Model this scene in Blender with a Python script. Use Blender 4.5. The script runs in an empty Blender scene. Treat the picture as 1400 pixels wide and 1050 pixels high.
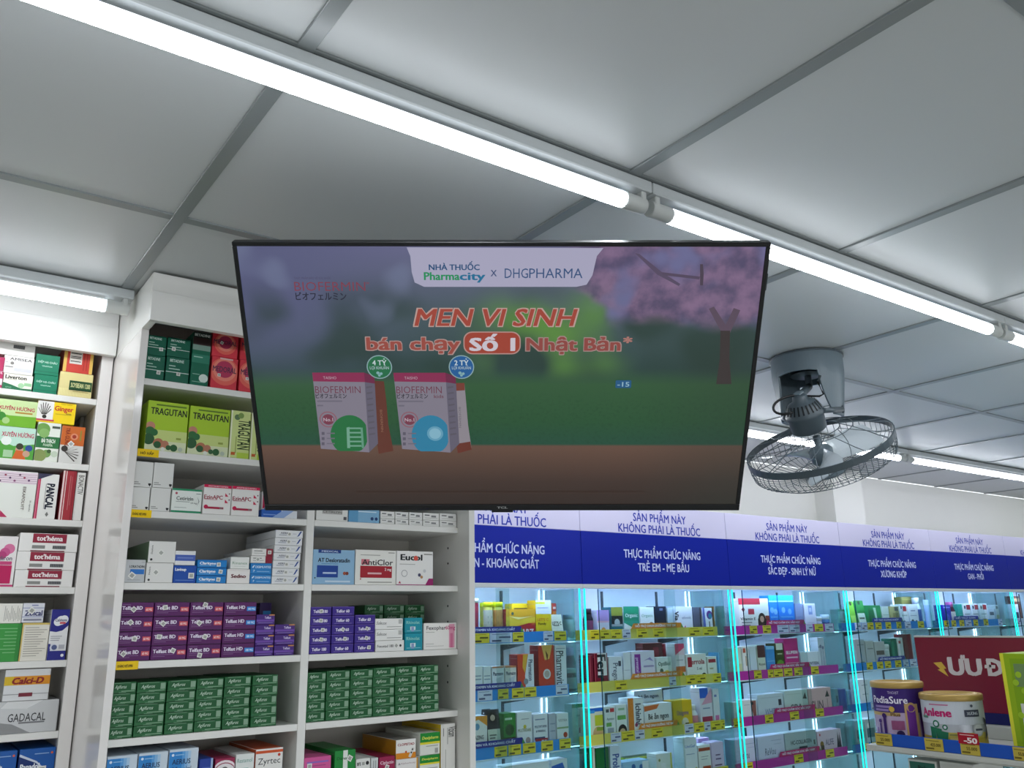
import bpy, math, random
from mathutils import Vector, Matrix
random.seed(7)
S = bpy.context.scene
COL = S.collection
# ------------------------------------------------------------------ camera, world, exposure
CZ = 1.70                                   # eye height above the floor
F = 1175.64                                 # focal length in pixels of the 1400x1050 frame
RW = ((0.812917, -0.140922, -0.565072), (-0.582123, -0.225411, -0.781232), (-0.017281, 0.964018, -0.265274))                               # world axes seen from the camera: along the wall, into the wall, up
cam_d = bpy.data.cameras.new('camera'); cam = bpy.data.objects.new('camera', cam_d); COL.objects.link(cam)
cam_d.sensor_width = 36.0; cam_d.lens = 36.0 * F / 1400.0; cam_d.clip_start = 0.02; cam_d.clip_end = 60
cam.matrix_world = Matrix([[RW[0][0], RW[0][1], RW[0][2], 0], [RW[1][0], RW[1][1], RW[1][2], 0], [RW[2][0], RW[2][1], RW[2][2], CZ], [0, 0, 0, 1]])
S.camera = cam
S.view_settings.view_transform = 'Standard'; S.view_settings.look = 'None'
S.view_settings.gamma = 1.0; S.view_settings.use_curve_mapping = False
S.view_settings.exposure = 0.0
S.cycles.use_denoising = True
S.cycles.max_bounces = 10; S.cycles.diffuse_bounces = 5; S.cycles.glossy_bounces = 4
S.cycles.transparent_max_bounces = 24; S.cycles.transmission_bounces = 6
S.cycles.caustics_reflective = False; S.cycles.caustics_refractive = False
S.cycles.sample_clamp_indirect = 6.0
TUBE_E = 42.0                               # ceiling fluorescent tubes
CAB_E = 7.0                                 # cool strips inside the glass cabinets
SHELF_E = 22.0                              # thin strips added under the glass shelves to brighten the stock
FRONT_E = 60.0                              # unseen strips added behind the door rails to light the box fronts
AQUA_E = 0.95                               # aqua strips on the glass edges
w_ = bpy.data.worlds.new('world'); S.world = w_; w_.use_nodes = True
w_.node_tree.nodes['Background'].inputs[0].default_value = (0.93, 0.97, 1.0, 1)
w_.node_tree.nodes['Background'].inputs[1].default_value = 1.6   # unseen daylight from the open shop front, raised to fill the dark shelves
# ------------------------------------------------------------------ pixel -> world helpers
def ray(px, py):
    c = (px - 700.0, -(py - 525.0), -F)
    return Vector([sum(RW[i][k] * c[k] for k in range(3)) for i in range(3)])
def at_x(px, py, x):
    d = ray(px, py); d = d * (x / d.x); d.z += CZ; return d
def at_y(px, py, y):
    d = ray(px, py); d = d * (y / d.y); d.z += CZ; return d
def at_z(px, py, z):
    d = ray(px, py); d = d * ((z - CZ) / d.z); d.z += CZ; return d
def x_at(px, Y, z):
    z -= CZ; k = (px - 700.0) / F
    # cx = k * (-cz)
    return -((RW[1][0] * Y + RW[2][0] * z) + k * (RW[1][2] * Y + RW[2][2] * z)) / (RW[0][0] + k * RW[0][2])
def y_at(px, X, z):
    z -= CZ; k = (px - 700.0) / F
    return -((RW[0][0] * X + RW[2][0] * z) + k * (RW[0][2] * X + RW[2][2] * z)) / (RW[1][0] + k * RW[1][2])
def z_at(py, X, Y):
    k = (525.0 - py) / F
    return -((RW[0][1] * X + RW[1][1] * Y) + k * (RW[0][2] * X + RW[1][2] * Y)) / (RW[2][1] + k * RW[2][2]) + CZ
# ------------------------------------------------------------------ materials
def lin(h):
    h = h.lstrip('#')
    o = []
    for i in (0, 2, 4):
        c = int(h[i:i + 2], 16) / 255.0
        o.append(c / 12.92 if c <= 0.04045 else ((c + 0.055) / 1.055) ** 2.4)
    return (o[0], o[1], o[2], 1.0)
MATS = {}
def M(h, rough=0.5, metal=0.0, emit=0.0, spec=0.22):
    key = (h, rough, metal, emit, spec)
    if key in MATS: return MATS[key]
    m = bpy.data.materials.new('paint_' + h.lstrip('#')); m.use_nodes = True
    b = m.node_tree.nodes['Principled BSDF']
    b.inputs['Base Color'].default_value = lin(h); b.inputs['Roughness'].default_value = rough
    b.inputs['Metallic'].default_value = metal; b.inputs['Specular IOR Level'].default_value = spec
    if emit:
        b.inputs['Emission Color'].default_value = lin(h); b.inputs['Emission Strength'].default_value = emit
    MATS[key] = m
    return m
def surf(name, h, rough=0.5, scale=40.0, amount=0.06, bump=0.0, spec=0.4, metal=0.0, coords='Object'):
    """painted or laminated surface with faint mottling and a slight bump"""
    m = bpy.data.materials.new(name); m.use_nodes = True; nt = m.node_tree; b = nt.nodes['Principled BSDF']
    tc = nt.nodes.new('ShaderNodeTexCoord'); nz = nt.nodes.new('ShaderNodeTexNoise'); nz.inputs['Scale'].default_value = scale; nz.inputs['Detail'].default_value = 4
    mp = nt.nodes.new('ShaderNodeMapRange'); mp.inputs[3].default_value = 1 - amount; mp.inputs[4].default_value = 1 + amount
    mx = nt.nodes.new('ShaderNodeVectorMath'); mx.operation = 'SCALE'
    mx.inputs[0].default_value = lin(h)[:3]
    nt.links.new(tc.outputs[coords], nz.inputs['Vector']); nt.links.new(nz.outputs['Fac'], mp.inputs[0]); nt.links.new(mp.outputs[0], mx.inputs['Scale'])
    nt.links.new(mx.outputs[0], b.inputs['Base Color'])
    b.inputs['Roughness'].default_value = rough; b.inputs['Specular IOR Level'].default_value = spec; b.inputs['Metallic'].default_value = metal
    if bump:
        bp = nt.nodes.new('ShaderNodeBump'); bp.inputs['Strength'].default_value = bump; bp.inputs['Distance'].default_value = 0.002
        nt.links.new(nz.outputs['Fac'], bp.inputs['Height']); nt.links.new(bp.outputs[0], b.inputs['Normal'])
    return m
def glass(name, tint, gloss=0.08, rough=0.02):
    m = bpy.data.materials.new(name); m.use_nodes = True; nt = m.node_tree; nt.nodes.clear()
    o = nt.nodes.new('ShaderNodeOutputMaterial'); t = nt.nodes.new('ShaderNodeBsdfTransparent'); g = nt.nodes.new('ShaderNodeBsdfGlossy'); x = nt.nodes.new('ShaderNodeMixShader')
    t.inputs[0].default_value = lin(tint); g.inputs['Roughness'].default_value = rough; x.inputs[0].default_value = gloss
    nt.links.new(t.outputs[0], x.inputs[1]); nt.links.new(g.outputs[0], x.inputs[2]); nt.links.new(x.outputs[0], o.inputs[0])
    return m
M_CEIL = surf('ceiling_tile', '#bcc0c1', 0.42, 3.0, 0.02, spec=0.5)
M_TBAR = surf('grey_grid_bar', '#7f8586', 0.3, 8.0, 0.03, spec=0.5)
M_WALL = surf('wall_paint', '#e6e6e0', 0.6, 6.0, 0.02)
M_FLOOR = surf('floor_tile', '#d3d1cb', 0.25, 5.0, 0.05)
M_LAM = surf('white_laminate', '#e3e2de', 0.28, 12.0, 0.015, spec=0.5)
M_LAMG = surf('white_laminate_gloss', '#e6e2df', 0.12, 9.0, 0.02, spec=0.55)
M_BACK = surf('grey_backing_board', '#d2cec6', 0.5, 10.0, 0.03)
M_TRAY = surf('white_enamel', '#c6cbcd', 0.3, 20.0, 0.01, spec=0.5)
M_CAP = surf('ivory_plastic', '#cfd2d0', 0.4, 20.0, 0.02)
M_TUBE = M('#f4f9ff', 0.4, 0, TUBE_E); M_TUBE2 = M('#f4f9ff', 0.4, 0, TUBE_E * .5); M_TUBE3 = M('#f4f9ff', 0.4, 0, 5.0); M_TUBE4 = M('#f4f9ff', 0.4, 0, 2.4)   # the beam leaves mostly downwards
M_DIM = M('#f4f9ff', 0.4, 0, TUBE_E * .8); M_DIM2 = M('#f4f9ff', 0.4, 0, TUBE_E * .4)   # same lamps over the recessed cabinet, dimmed to keep its top shelf from clipping
M_DOOR = glass('door_glass', '#eef7f6', 0.05)
M_SIDE = glass('side_glass', '#e9f2f2', 0.06)
M_SHELFG = glass('shelf_glass', '#cfe4e4', 0.10)
M_GEDGE = M('#17404a', 0.15, 0, 0, 0.6)
M_AQUA = M('#17e6d2', 0.4, 0, AQUA_E)
M_LED = M('#cfe6ff', 0.4, 0, CAB_E)
M_FILLS = M('#c4defe', 0.4, 0, SHELF_E)
M_FILLF = M('#c4defF', 0.4, 0, FRONT_E)
M_BLACK = surf('black_plastic', '#0d0f12', 0.35, 60.0, 0.05)
M_FANG = surf('grey_fan_plastic', '#5c6a72', 0.4, 30.0, 0.03)
M_FAND = surf('dark_fan_plastic', '#3f4a51', 0.4, 30.0, 0.04)
M_WIRE = surf('grey_wire', '#566168', 0.35, 30.0, 0.03, metal=0.2)
M_BLADE = surf('clear_grey_blade', '#c3ccd2', 0.2, 10.0, 0.02)
# ------------------------------------------------------------------ mesh builder
class MB:
    def __init__(s): s.v = []; s.f = []; s.m = []; s.mats = []; s.sm = []
    def mi(s, m):
        if m not in s.mats: s.mats.append(m)
        return s.mats.index(m)
    def face(s, pts, m, smooth=False):
        n = len(s.v); s.v.extend([tuple(p) for p in pts]); s.f.append(tuple(range(n, n + len(pts)))); s.m.append(s.mi(m)); s.sm.append(smooth)
    def mesh(s, verts, faces, m, smooth=False):
        n = len(s.v); s.v.extend([tuple(p) for p in verts]); k = s.mi(m)
        for f in faces: s.f.append(tuple(i + n for i in f)); s.m.append(k); s.sm.append(smooth)
    def box(s, x0, x1, y0, y1, z0, z1, m, c=0.0, fm=None, lm=None, tm=None):
        """box with chamfer c; fm / lm / tm: materials of the -Y, -X and +Z faces"""
        if x1 < x0: x0, x1 = x1, x0
        if y1 < y0: y0, y1 = y1, y0
        c = min(c, (x1 - x0) * .3, (y1 - y0) * .3, (z1 - z0) * .3)
        fm, lm, tm = fm or m, lm or m, tm or m
        if c <= 0:
            V = [(x, y, z) for z in (z0, z1) for y in (y0, y1) for x in (x0, x1)]
            for f, mm in (((0, 2, 3, 1), m), ((4, 5, 7, 6), tm), ((0, 1, 5, 4), fm), ((2, 6, 7, 3), m), ((0, 4, 6, 2), lm), ((1, 3, 7, 5), m)): s.face([V[i] for i in f], mm)
            return
        X, Y, Z = (x0, x1), (y0, y1), (z0, z1); n = len(s.v); idx = {}
        for i in (0, 1):
            for j in (0, 1):
                for k in (0, 1):
                    sx, sy, sz = (c if i == 0 else -c), (c if j == 0 else -c), (c if k == 0 else -c)
                    for a, p in enumerate(((X[i], Y[j] + sy, Z[k] + sz), (X[i] + sx, Y[j], Z[k] + sz), (X[i] + sx, Y[j] + sy, Z[k]))):
                        idx[(i, j, k, a)] = len(s.v); s.v.append(p)
        def q(l, mm): s.f.append(tuple(l)); s.m.append(s.mi(mm)); s.sm.append(False)
        I = idx
        q([I[(0, 0, 0, 0)], I[(0, 0, 1, 0)], I[(0, 1, 1, 0)], I[(0, 1, 0, 0)]], lm); q([I[(1, 0, 0, 0)], I[(1, 1, 0, 0)], I[(1, 1, 1, 0)], I[(1, 0, 1, 0)]], m)
        q([I[(0, 0, 0, 1)], I[(1, 0, 0, 1)], I[(1, 0, 1, 1)], I[(0, 0, 1, 1)]], fm); q([I[(0, 1, 0, 1)], I[(0, 1, 1, 1)], I[(1, 1, 1, 1)], I[(1, 1, 0, 1)]], m)
        q([I[(0, 0, 0, 2)], I[(0, 1, 0, 2)], I[(1, 1, 0, 2)], I[(1, 0, 0, 2)]], m); q([I[(0, 0, 1, 2)], I[(1, 0, 1, 2)], I[(1, 1, 1, 2)], I[(0, 1, 1, 2)]], tm)
        for k in (0, 1):
            for j in (0, 1): q([I[(0, j, k, 1)], I[(1, j, k, 1)], I[(1, j, k, 2)], I[(0, j, k, 2)]], m)
            for i in (0, 1): q([I[(i, 0, k, 0)], I[(i, 1, k, 0)], I[(i, 1, k, 2)], I[(i, 0, k, 2)]], m)
        for i in (0, 1):
            for j in (0, 1): q([I[(i, j, 0, 0)], I[(i, j, 1, 0)], I[(i, j, 1, 1)], I[(i, j, 0, 1)]], m)
        for i in (0, 1):
            for j in (0, 1):
                for k in (0, 1): q([I[(i, j, k, 0)], I[(i, j, k, 1)], I[(i, j, k, 2)]], m)
    def lathe(s, prof, m, seg=20, T=None, smooth=True, mats=None):
        """prof: (r, z) list turned about Z; mats: one material per ring"""
        T = T or Matrix.Identity(4); n = len(s.v); N = len(prof)
        for r, z in prof:
            for k in range(seg):
                a = 2 * math.pi * k / seg; s.v.append(tuple(T @ Vector((r * math.cos(a), r * math.sin(a), z))))
        for i in range(N - 1):
            mm = s.mi(mats[i] if mats else m)
            for k in range(seg):
                k2 = (k + 1) % seg; s.f.append((n + i * seg + k, n + i * seg + k2, n + (i + 1) * seg + k2, n + (i + 1) * seg + k)); s.m.append(mm); s.sm.append(smooth)
        for i, rev in ((0, True), (N - 1, False)):
            if prof[i][0] > 1e-6:
                l = [n + i * seg + k for k in range(seg)]
                s.f.append(tuple(reversed(l) if rev else l)); s.m.append(s.mi(m if not mats else mats[min(i, len(mats) - 1)])); s.sm.append(False)
    def tube(s, pts, r, m, sides=6, closed=False):
        pts = [Vector(p) for p in pts]; n = len(s.v); N = len(pts); k = s.mi(m); up = None
        for i, p in enumerate(pts):
            a = pts[(i - 1) % N] if (closed or i > 0) else p; b = pts[(i + 1) % N] if (closed or i < N - 1) else p
            t = (b - a).normalized()
            if up is None: up = t.orthogonal().normalized()
            up = (up - t * up.dot(t)); up = up.normalized() if up.length > 1e-6 else t.orthogonal().normalized()
            w = t.cross(up)
            for q in range(sides):
                an = 2 * math.pi * q / sides; s.v.append(tuple(p + r * (math.cos(an) * up + math.sin(an) * w)))
        for i in range(N if closed else N - 1):
            j = (i + 1) % N
            for q in range(sides):
                q2 = (q + 1) % sides; s.f.append((n + i * sides + q, n + i * sides + q2, n + j * sides + q2, n + j * sides + q)); s.m.append(k); s.sm.append(True)
        if not closed:
            s.f.append(tuple(n + q for q in reversed(range(sides)))); s.m.append(k); s.sm.append(False)
            s.f.append(tuple(n + (N - 1) * sides + q for q in range(sides))); s.m.append(k); s.sm.append(False)
    def art(s, O, U, V, W, H, items, lift=0.00015, mk=None, off0=1, clip=True):
        """flat printing on a face: O its lower corner, U and V unit vectors, W x H its size"""
        O, U, V = Vector(O), Vector(U).normalized(), Vector(V).normalized(); N = U.cross(V); mk = mk or M
        for n, it in enumerate(items):
            o = N * (lift * (n * .5 + off0)); kind = it[0]
            cl = (lambda q: min(1.0, max(0.0, q))) if clip else (lambda q: q)
            P = lambda u, v: O + U * (cl(u) * W) + V * (cl(v) * H) + o
            if kind == 'r':
                _, a, b, c, d, col = it; s.face([P(a, b), P(c, b), P(c, d), P(a, d)], mk(col))
            elif kind == 'p': s.face([P(a, b) for a, b in it[1]], mk(it[2]))
            elif kind == 'c':
                _, u, v, r, col = it
                s.face([P(u + r * H / W * math.cos(t * math.pi / 12), v + r * math.sin(t * math.pi / 12)) for t in range(24)], mk(col))
            elif kind == 't':
                _, txt, u, v, h, col, w, rot, bold, shear = it
                vs, fs, bb = glyphs(txt, (.006 if set(txt) & set('ƠơỚớỜờỞởỢợ') else 0.0) if bold > .015 else bold)
                k = h * H / 0.73
                if rot in (90, -90): k = min(k, .66 * W / .73)
                kx = k
                if w: 
                    full = w * (W if rot in (0, 180) else H); kx = full / max(bb[1] - bb[0], 1e-4)
                    if not h: k = kx
                cx = (bb[0] + bb[1]) / 2; a = math.radians(rot); ca, sa = math.cos(a), math.sin(a)
                for sh, sv in (((-1, -.5), (1, .5), (-.7, .5), (.7, -.5)) if bold > .015 else ((0, 0),)):      # heavier strokes: the same letters struck several times, a hair apart
                    pts = []; e = sh * bold * .8
                    for x, y in vs:
                        lx = (x - cx + shear * y + e) * kx; ly = (y - 0.365 + sv * bold * .8) * k
                        pts.append(O + U * (u * W + lx * ca - ly * sa) + V * (v * H + lx * sa + ly * ca) + o + N * (lift * .12 * (sh + 1)))
                    s.mesh(pts, fs, mk(col))
    def build(s, name, parent=None, loc=None, mat4=None):
        me = bpy.data.meshes.new(name); me.from_pydata(s.v, [], s.f)
        for m in s.mats: me.materials.append(m)
        me.polygons.foreach_set('material_index', s.m); me.polygons.foreach_set('use_smooth', s.sm); me.update()
        o = bpy.data.objects.new(name, me); COL.objects.link(o)
        if loc: o.location = loc
        if mat4: o.matrix_world = mat4
        if parent: o.parent = parent
        return o
GL = {}
def glyphs(txt, bold):
    key = (txt, bold)
    if key in GL: return GL[key]
    if 'Đ' in txt:                            # the barred D is a D with a short stroke across its stem
        vs, fs, bb = glyphs(txt.replace('Đ', 'D'), bold); vs, fs = list(vs), list(fs)
        for i, ch in enumerate(txt):
            if ch == 'Đ':
                x = glyphs((txt[:i] + 'D').replace('Đ', 'D'), bold)[2][1] - glyphs('D', bold)[2][1]; n = len(vs)
                vs += [(x - .03, .32), (x + .36, .32), (x + .36, .41), (x - .03, .41)]; fs.append((n, n + 1, n + 2, n + 3))
        GL[key] = (vs, fs, (min(bb[0], vs[-4][0]), bb[1])); return GL[key]
    c = bpy.data.curves.new('glyphs', 'FONT'); c.body = txt; c.resolution_u = 2; c.offset = bold
    o = bpy.data.objects.new('glyphs', c); me = bpy.data.meshes.new_from_object(o)
    vs = [(v.co.x, v.co.y) for v in me.vertices]; fs = [tuple(p.vertices) for p in me.polygons]
    xs = [v[0] for v in vs] or [0, 1]
    bpy.data.objects.remove(o); bpy.data.curves.remove(c); bpy.data.meshes.remove(me)
    GL[key] = (vs, fs, (min(xs), max(xs)))
    return GL[key]
def R(a, b, c, d, col): return ('r', a, b, c, d, col)
def P(pts, col): return ('p', pts, col)
def C(u, v, r, col): return ('c', u, v, r, col)
def T(txt, u, v, h, col, w=None, rot=0, bold=0.02, shear=0.0): return ('t', txt, u, v, h, col, w, rot, bold, shear)
def LN(v, col, a=.15, b=.85, h=.03): return R(a, v, b, v + h, col)
# ------------------------------------------------------------------ tagging
def tag(o, label, cat, group=None):
    o['label'] = label; o['category'] = cat
    if group: o['group'] = group
    return o
def thing(name, label, cat, loc, group=None):
    o = bpy.data.objects.new(name, None); COL.objects.link(o); o.location = loc; o.empty_display_size = 0.05
    return tag(o, label, cat, group)
def struct(mb, name):
    o = mb.build(name); o['kind'] = 'structure'; return o
def copy_tree(o, parent=None):
    c = o.copy(); COL.objects.link(c)
    if parent: c.parent = parent
    for ch in list(o.children): copy_tree(ch, c)
    return c
# ------------------------------------------------------------------ room shell
CEIL = CZ + 0.75
GRID = 0.607
X0R, X1R, Y0R, YB = -2.4, 9.2, -3.2, 2.775
m = MB(); m.box(X0R, X1R, Y0R, YB, CEIL + 0.004, CEIL + 0.05, M_CEIL); struct(m, 'ceiling')
m = MB(); m.box(X0R, X1R, Y0R, YB, -0.05, 0, M_FLOOR); struct(m, 'floor')
m = MB(); m.box(X0R, X1R, YB, YB + 0.1, 0, CEIL, M_WALL); m.box(3.983, 4.248, 2.661, YB, 0, CEIL, M_WALL); struct(m, 'wall_back')
m = MB(); m.box(X0R - .1, X0R, Y0R, YB, 0, CEIL, M_WALL); struct(m, 'wall_left')
m = MB(); m.box(X1R, X1R + .1, Y0R, YB, 0, CEIL, M_WALL); struct(m, 'wall_right')
m = MB(); m.box(X0R, -1.2, Y0R - .1, Y0R, 0, CEIL, M_WALL); m.box(4.2, X1R, Y0R - .1, Y0R, 0, CEIL, M_WALL); m.box(-1.2, 4.2, Y0R - .1, Y0R, 2.2, CEIL, M_WALL); struct(m, 'wall_front')
n_trim = 0
for k in range(-4, 15):                       # grid bars into the depth
    x = 0.366 + k * GRID
    if X0R < x < X1R:
        n_trim += 1; m = MB(); m.box(x - .0125, x + .0125, Y0R, YB, CEIL, CEIL + .005, M_TBAR, 0.001); struct(m, 'trim_%d' % n_trim)
for k in range(-5, 5):                        # grid bars along the wall
    y = 0.376 + k * GRID - 0.006
    if y < YB - .02:
        n_trim += 1; m = MB(); m.box(X0R, X1R, y - .012, y + .012, CEIL + .0008, CEIL + .0058, M_TBAR, 0.001); struct(m, 'trim_%d' % n_trim)
# ------------------------------------------------------------------ ceiling light battens
def batten(x0, L, yc, label, group, tubes=None):
    """white tray under the ceiling, two lamp holders and one lit tube"""
    t = thing('fluorescent_light', label, 'light', (x0 + L / 2, yc, CEIL - .0004), group)
    m = MB(); m.box(-L / 2, L / 2, -.02, .02, -.022, 0, M_TRAY, .002); m.build('mounting_tray', t)
    tz = -.0425; r = .0145
    rot = Matrix.Translation((0, 0, tz)) @ Matrix.Rotation(math.pi / 2, 4, 'Y')
    m = MB(); N = 20; xa, xb = -L / 2 + .057, L / 2 - .057
    for k in range(N):                       # frosted shell: bright below, weaker at the sides, with a white back
        a0, a1 = 2 * math.pi * k / N, 2 * math.pi * (k + 1) / N; sa = math.sin((a0 + a1) / 2); mt = (tubes or (M_TUBE, M_TUBE2, M_TUBE3, M_TUBE4, M_TRAY))[0 if sa < -.5 else 1 if sa < -.2 else 2 if sa < .35 else 3 if sa < .8 else 4]
        m.face([(xa, r * math.cos(a0), tz + r * math.sin(a0)), (xa, r * math.cos(a1), tz + r * math.sin(a1)), (xb, r * math.cos(a1), tz + r * math.sin(a1)), (xb, r * math.cos(a0), tz + r * math.sin(a0))], mt, True)
    m.build('lit_tube', t)
    for s in (-1, 1):
        m = MB(); a, b = (s * (L / 2 - .057), s * (L / 2 - .006))
        m.lathe([(r * .96, min(a, b)), (r * 1.05, min(a, b) + .004), (r * 1.05, max(a, b) - .004), (r, max(a, b))], M_CAP, 16, rot)
        m.box(s * (L / 2 - .016) - .006, s * (L / 2 - .016) + .006, -.0145, .0145, tz, -.021, M_CAP, .002)
        m.build('lamp_holder', t)
    return t
L0 = 1.28
rows = [(-1.54, .99, 'tubes of the row passing above the television', ('long lit tube over the shop counter, outside the view', 'long bright tube crossing the ceiling over the viewer and television', 'lit tube of the same ceiling row passing just behind the television corner', 'last lit tube of the television row, cut off by the picture edge')),
        (-2.174, 2.027, 'tubes over the recessed cabinet', ('lit tube over the recessed cabinet, outside the view', 'lit tube over the recessed cabinet, ending against the wide cabinet side')),
        (1.31, 2.18, 'tubes of the row above the glass cabinets', ('lit tube above the glass cabinets, hidden behind the television', 'lit tube above the glass cabinets, seen through the ceiling fan guard', 'lit tube above the glass cabinets, just beyond the ceiling fan', 'lit tube further along the glass cabinet row', 'last lit tube of the row over the glass cabinets')),
        (-1.54, -1.44, 'added tubes of the unseen row near the shop front', tuple('added lit tube %s in the unseen row near the shop front' % q for q in ('first', 'second', 'third', 'fourth')))]  # last row is unseen, added behind the camera to light the shelf fronts
for xs, yc, g, nm in rows:
    for k, lb in enumerate(nm): batten(xs + k * L0, L0 - .002, yc, lb, g, (M_DIM, M_DIM2, M_TUBE4, M_TUBE4, M_TRAY) if yc == 2.027 else None)
# ------------------------------------------------------------------ shelving cabinets
def part(mb, name, parent):
    o = mb.build(name, parent)
    if parent.type == 'EMPTY': o.location = -parent.location
    return o
def zz(z): return z + CZ
LEV = [.530, .371, .240, .090, -.067, -.214, -.362, -.51]      # shelf tops of both open cabinets, relative to the eye
LEV = [zz(z) for z in LEV]
ST = .0145
def holes(mb, x, ys, zs, sgn):
    for y in ys:
        for z in zs: mb.lathe([(.0032, 0), (.0022, .0004), (.0004, .0005)], M_BLACK, 8, Matrix.Translation((x, y, z)) @ Matrix.Rotation(sgn * math.pi / 2, 4, 'Y'))
wide = thing('shelving_cabinet', 'wide white two-column open cabinet full of medicine boxes behind the television', 'cabinet', (.815, 2.07, 0))
YF = 1.95
def bx(*a, mat=M_LAM, c=.0008):
    m = MB(); m.box(*a, mat, c); return m
part(bx(.391, .407, 1.93, 2.225, 0, zz(.636), mat=M_LAMG), 'side_panel', wide)
part(bx(.803, .822, YF, 2.215, zz(-.6), zz(.748)), 'divider_panel', wide)
m = bx(1.225, 1.242, 1.895, 2.66, 0, zz(.75)); holes(m, 1.2249, (2.0, 2.17), [zz(z) for z in (.19, .15, .04, .0, -.03, -.11, -.15, -.27)], -1); part(m, 'side_panel', wide)
part(bx(.407, 1.225, 2.215, 2.225, zz(-.6), zz(.748), mat=M_BACK), 'back_panel', wide)
m = MB(); m.box(.391, 1.225, 1.86, 1.878, zz(.636), zz(.703), M_LAM, .0008); m.box(.391, 1.225, 1.868, 1.878, zz(.705), zz(.748), M_LAM, .0008); m.box(.391, .407, 1.8785, 2.225, zz(.636), zz(.748), M_LAM, .0005); part(m, 'cornice', wide)
part(bx(.407, 1.225, 1.93, 2.215, 0, zz(-.6)), 'base_unit', wide)
for i, z in enumerate(LEV[:7]):
    for a, b in ((.407, .803), (.822, 1.225)):
        part(bx(a + .0003, b - .0003, YF, 2.2148, z - ST, z), 'shelf', wide)
def shelf_tag(px0, px1, lev, words):
    z = LEV[lev]; a, b = x_at(px0, YF - .002, z - .008), x_at(px1, YF - .002, z - .008)
    m = MB(); m.box(max(a, .4075), b, YF - .0022, YF - .0002, z - ST - .001, z + .001, M('#f0c808', .35))
    m.art((max(a, .4075), YF - .0022, z - ST - .001), (1, 0, 0), (0, 0, 1), b - max(a, .4075), ST + .002, [T(words, .45, .45, .34, '#3a2a00', .62, bold=.04)])
    part(m, 'shelf_tag', wide)
shelf_tag(188, 217, 1, 'HÔ HẤP'); shelf_tag(176, 207, 2, 'KHÁNG HISTAMIN'); shelf_tag(156, 189, 4, 'KHÁNG HISTAMIN')
narrow = thing('shelving_cabinet', 'narrow recessed white open cabinet under the lit tube, stocked with vitamin boxes', 'cabinet', (0, 2.35, 0))
YL = 2.205
part(bx(.362, .388, 2.198, 2.49, 0, zz(.748), mat=M_LAMG), 'side_panel', narrow)
part(bx(-.70, -.68, 2.198, 2.49, 0, zz(.748)), 'side_panel', narrow)
part(bx(-.68, .362, 2.48, 2.49, zz(-.6), zz(.748), mat=M_BACK), 'back_panel', narrow)
m = MB(); m.box(-.70, .3885, 2.176, 2.194, zz(.636), zz(.707), M_LAM, .0008); m.box(-.70, .3885, 2.186, 2.194, zz(.709), zz(.748), M_LAM, .0008); part(m, 'cornice', narrow)
part(bx(-.68, .362, 2.198, 2.48, 0, zz(-.6)), 'base_unit', narrow)
for z in LEV[:7]: part(bx(-.68, .3618, YL, 2.4798, z - ST, z), 'shelf', narrow)
# ------------------------------------------------------------------ cartons
def carton(label, group, X0, X1, Yf, d, z0, z1, base, art=(), side=None, top=None, name='medicine_box', cat='medicine box', rough=.38, metal=0.0, rz=0.0, sticker=None):
    w, h = (X1 - X0) - .0008, (z1 - z0) - .0006
    m = MB(); b = M(base, rough, metal); dk = M('#8d8d88', .6)
    m.box(-w / 2, w / 2, -d / 2, d / 2, 0, h, b, .0007, lm=M(side, rough, metal) if side else None, tm=M(top, rough, metal) if top else None)
    m.art((-w / 2, -d / 2, 0), (1, 0, 0), (0, 0, 1), w, h, list(art), mk=lambda c: M(c, rough))
    m.art((-w / 2, d / 2, 0), (0, -1, 0), (0, 0, 1), d, h, [R(.03, .05, .034, .95, '#9a9a94'), R(.03, .9, .97, .906, '#9a9a94')], mk=lambda c: M(c, .6))   # glued flap seams
    o = m.build(name, None, ((X0 + X1) / 2, Yf + d / 2, z0 + .0004)); o.rotation_euler.z = rz
    tag(o, label, cat, group)
    if sticker: stick(o, w, h, d, *sticker)
    return o
STK = {}
def stick(o, w, h, d, u, v, size, ang, col='#e9e9e4'):
    """small blank paper sticker on the front of a carton"""
    m = MB(); s = size / 2
    m.box(-s, s, -.0003, 0, -s, s, M(col, .5), 0); m.box(-s * .62, s * .62, -.0004, -.0003, -s * .62, s * .62, M('#a9aba6', .6), 0)
    k = m.build('sticker', o); k.location = ((u - .5) * w, -d / 2 - .0005, max(v * h, size * .73)); k.rotation_euler = (0, math.radians(ang), 0)
def Xp(px, Yf, z): return x_at(px, Yf, z)
def Zt(py, X, Yf): return z_at(py, X, Yf)
NB = 'boxes in the recessed cabinet'; WB = 'boxes in the wide cabinet'
def row_item(Yf, d, z0, x0, x1, ytop, base, art, label, group, zref=None, **k):
    """carton whose foot spans the picture columns x0..x1 and whose top reaches the picture row ytop"""
    X0, X1 = Xp(x0, Yf, z0), Xp(x1, Yf, z0)
    if group == NB: X1 = min(X1, .3612)
    if group == WB:
        lo, hi = (.4082, .8022) if X1 < .812 else (.8232, 1.2244)
        X0, X1 = max(X0, lo), min(X1, hi)
    lid = min([z - ST for z in LEV if z > z0 + .012] or [zz(.72)]) - .0015
    z1 = min(Zt(ytop, (X0 + X1) / 2, Yf), lid)
    return carton(label, group, X0, X1, Yf, d, z0, z1, base, art, **k), z1

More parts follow.
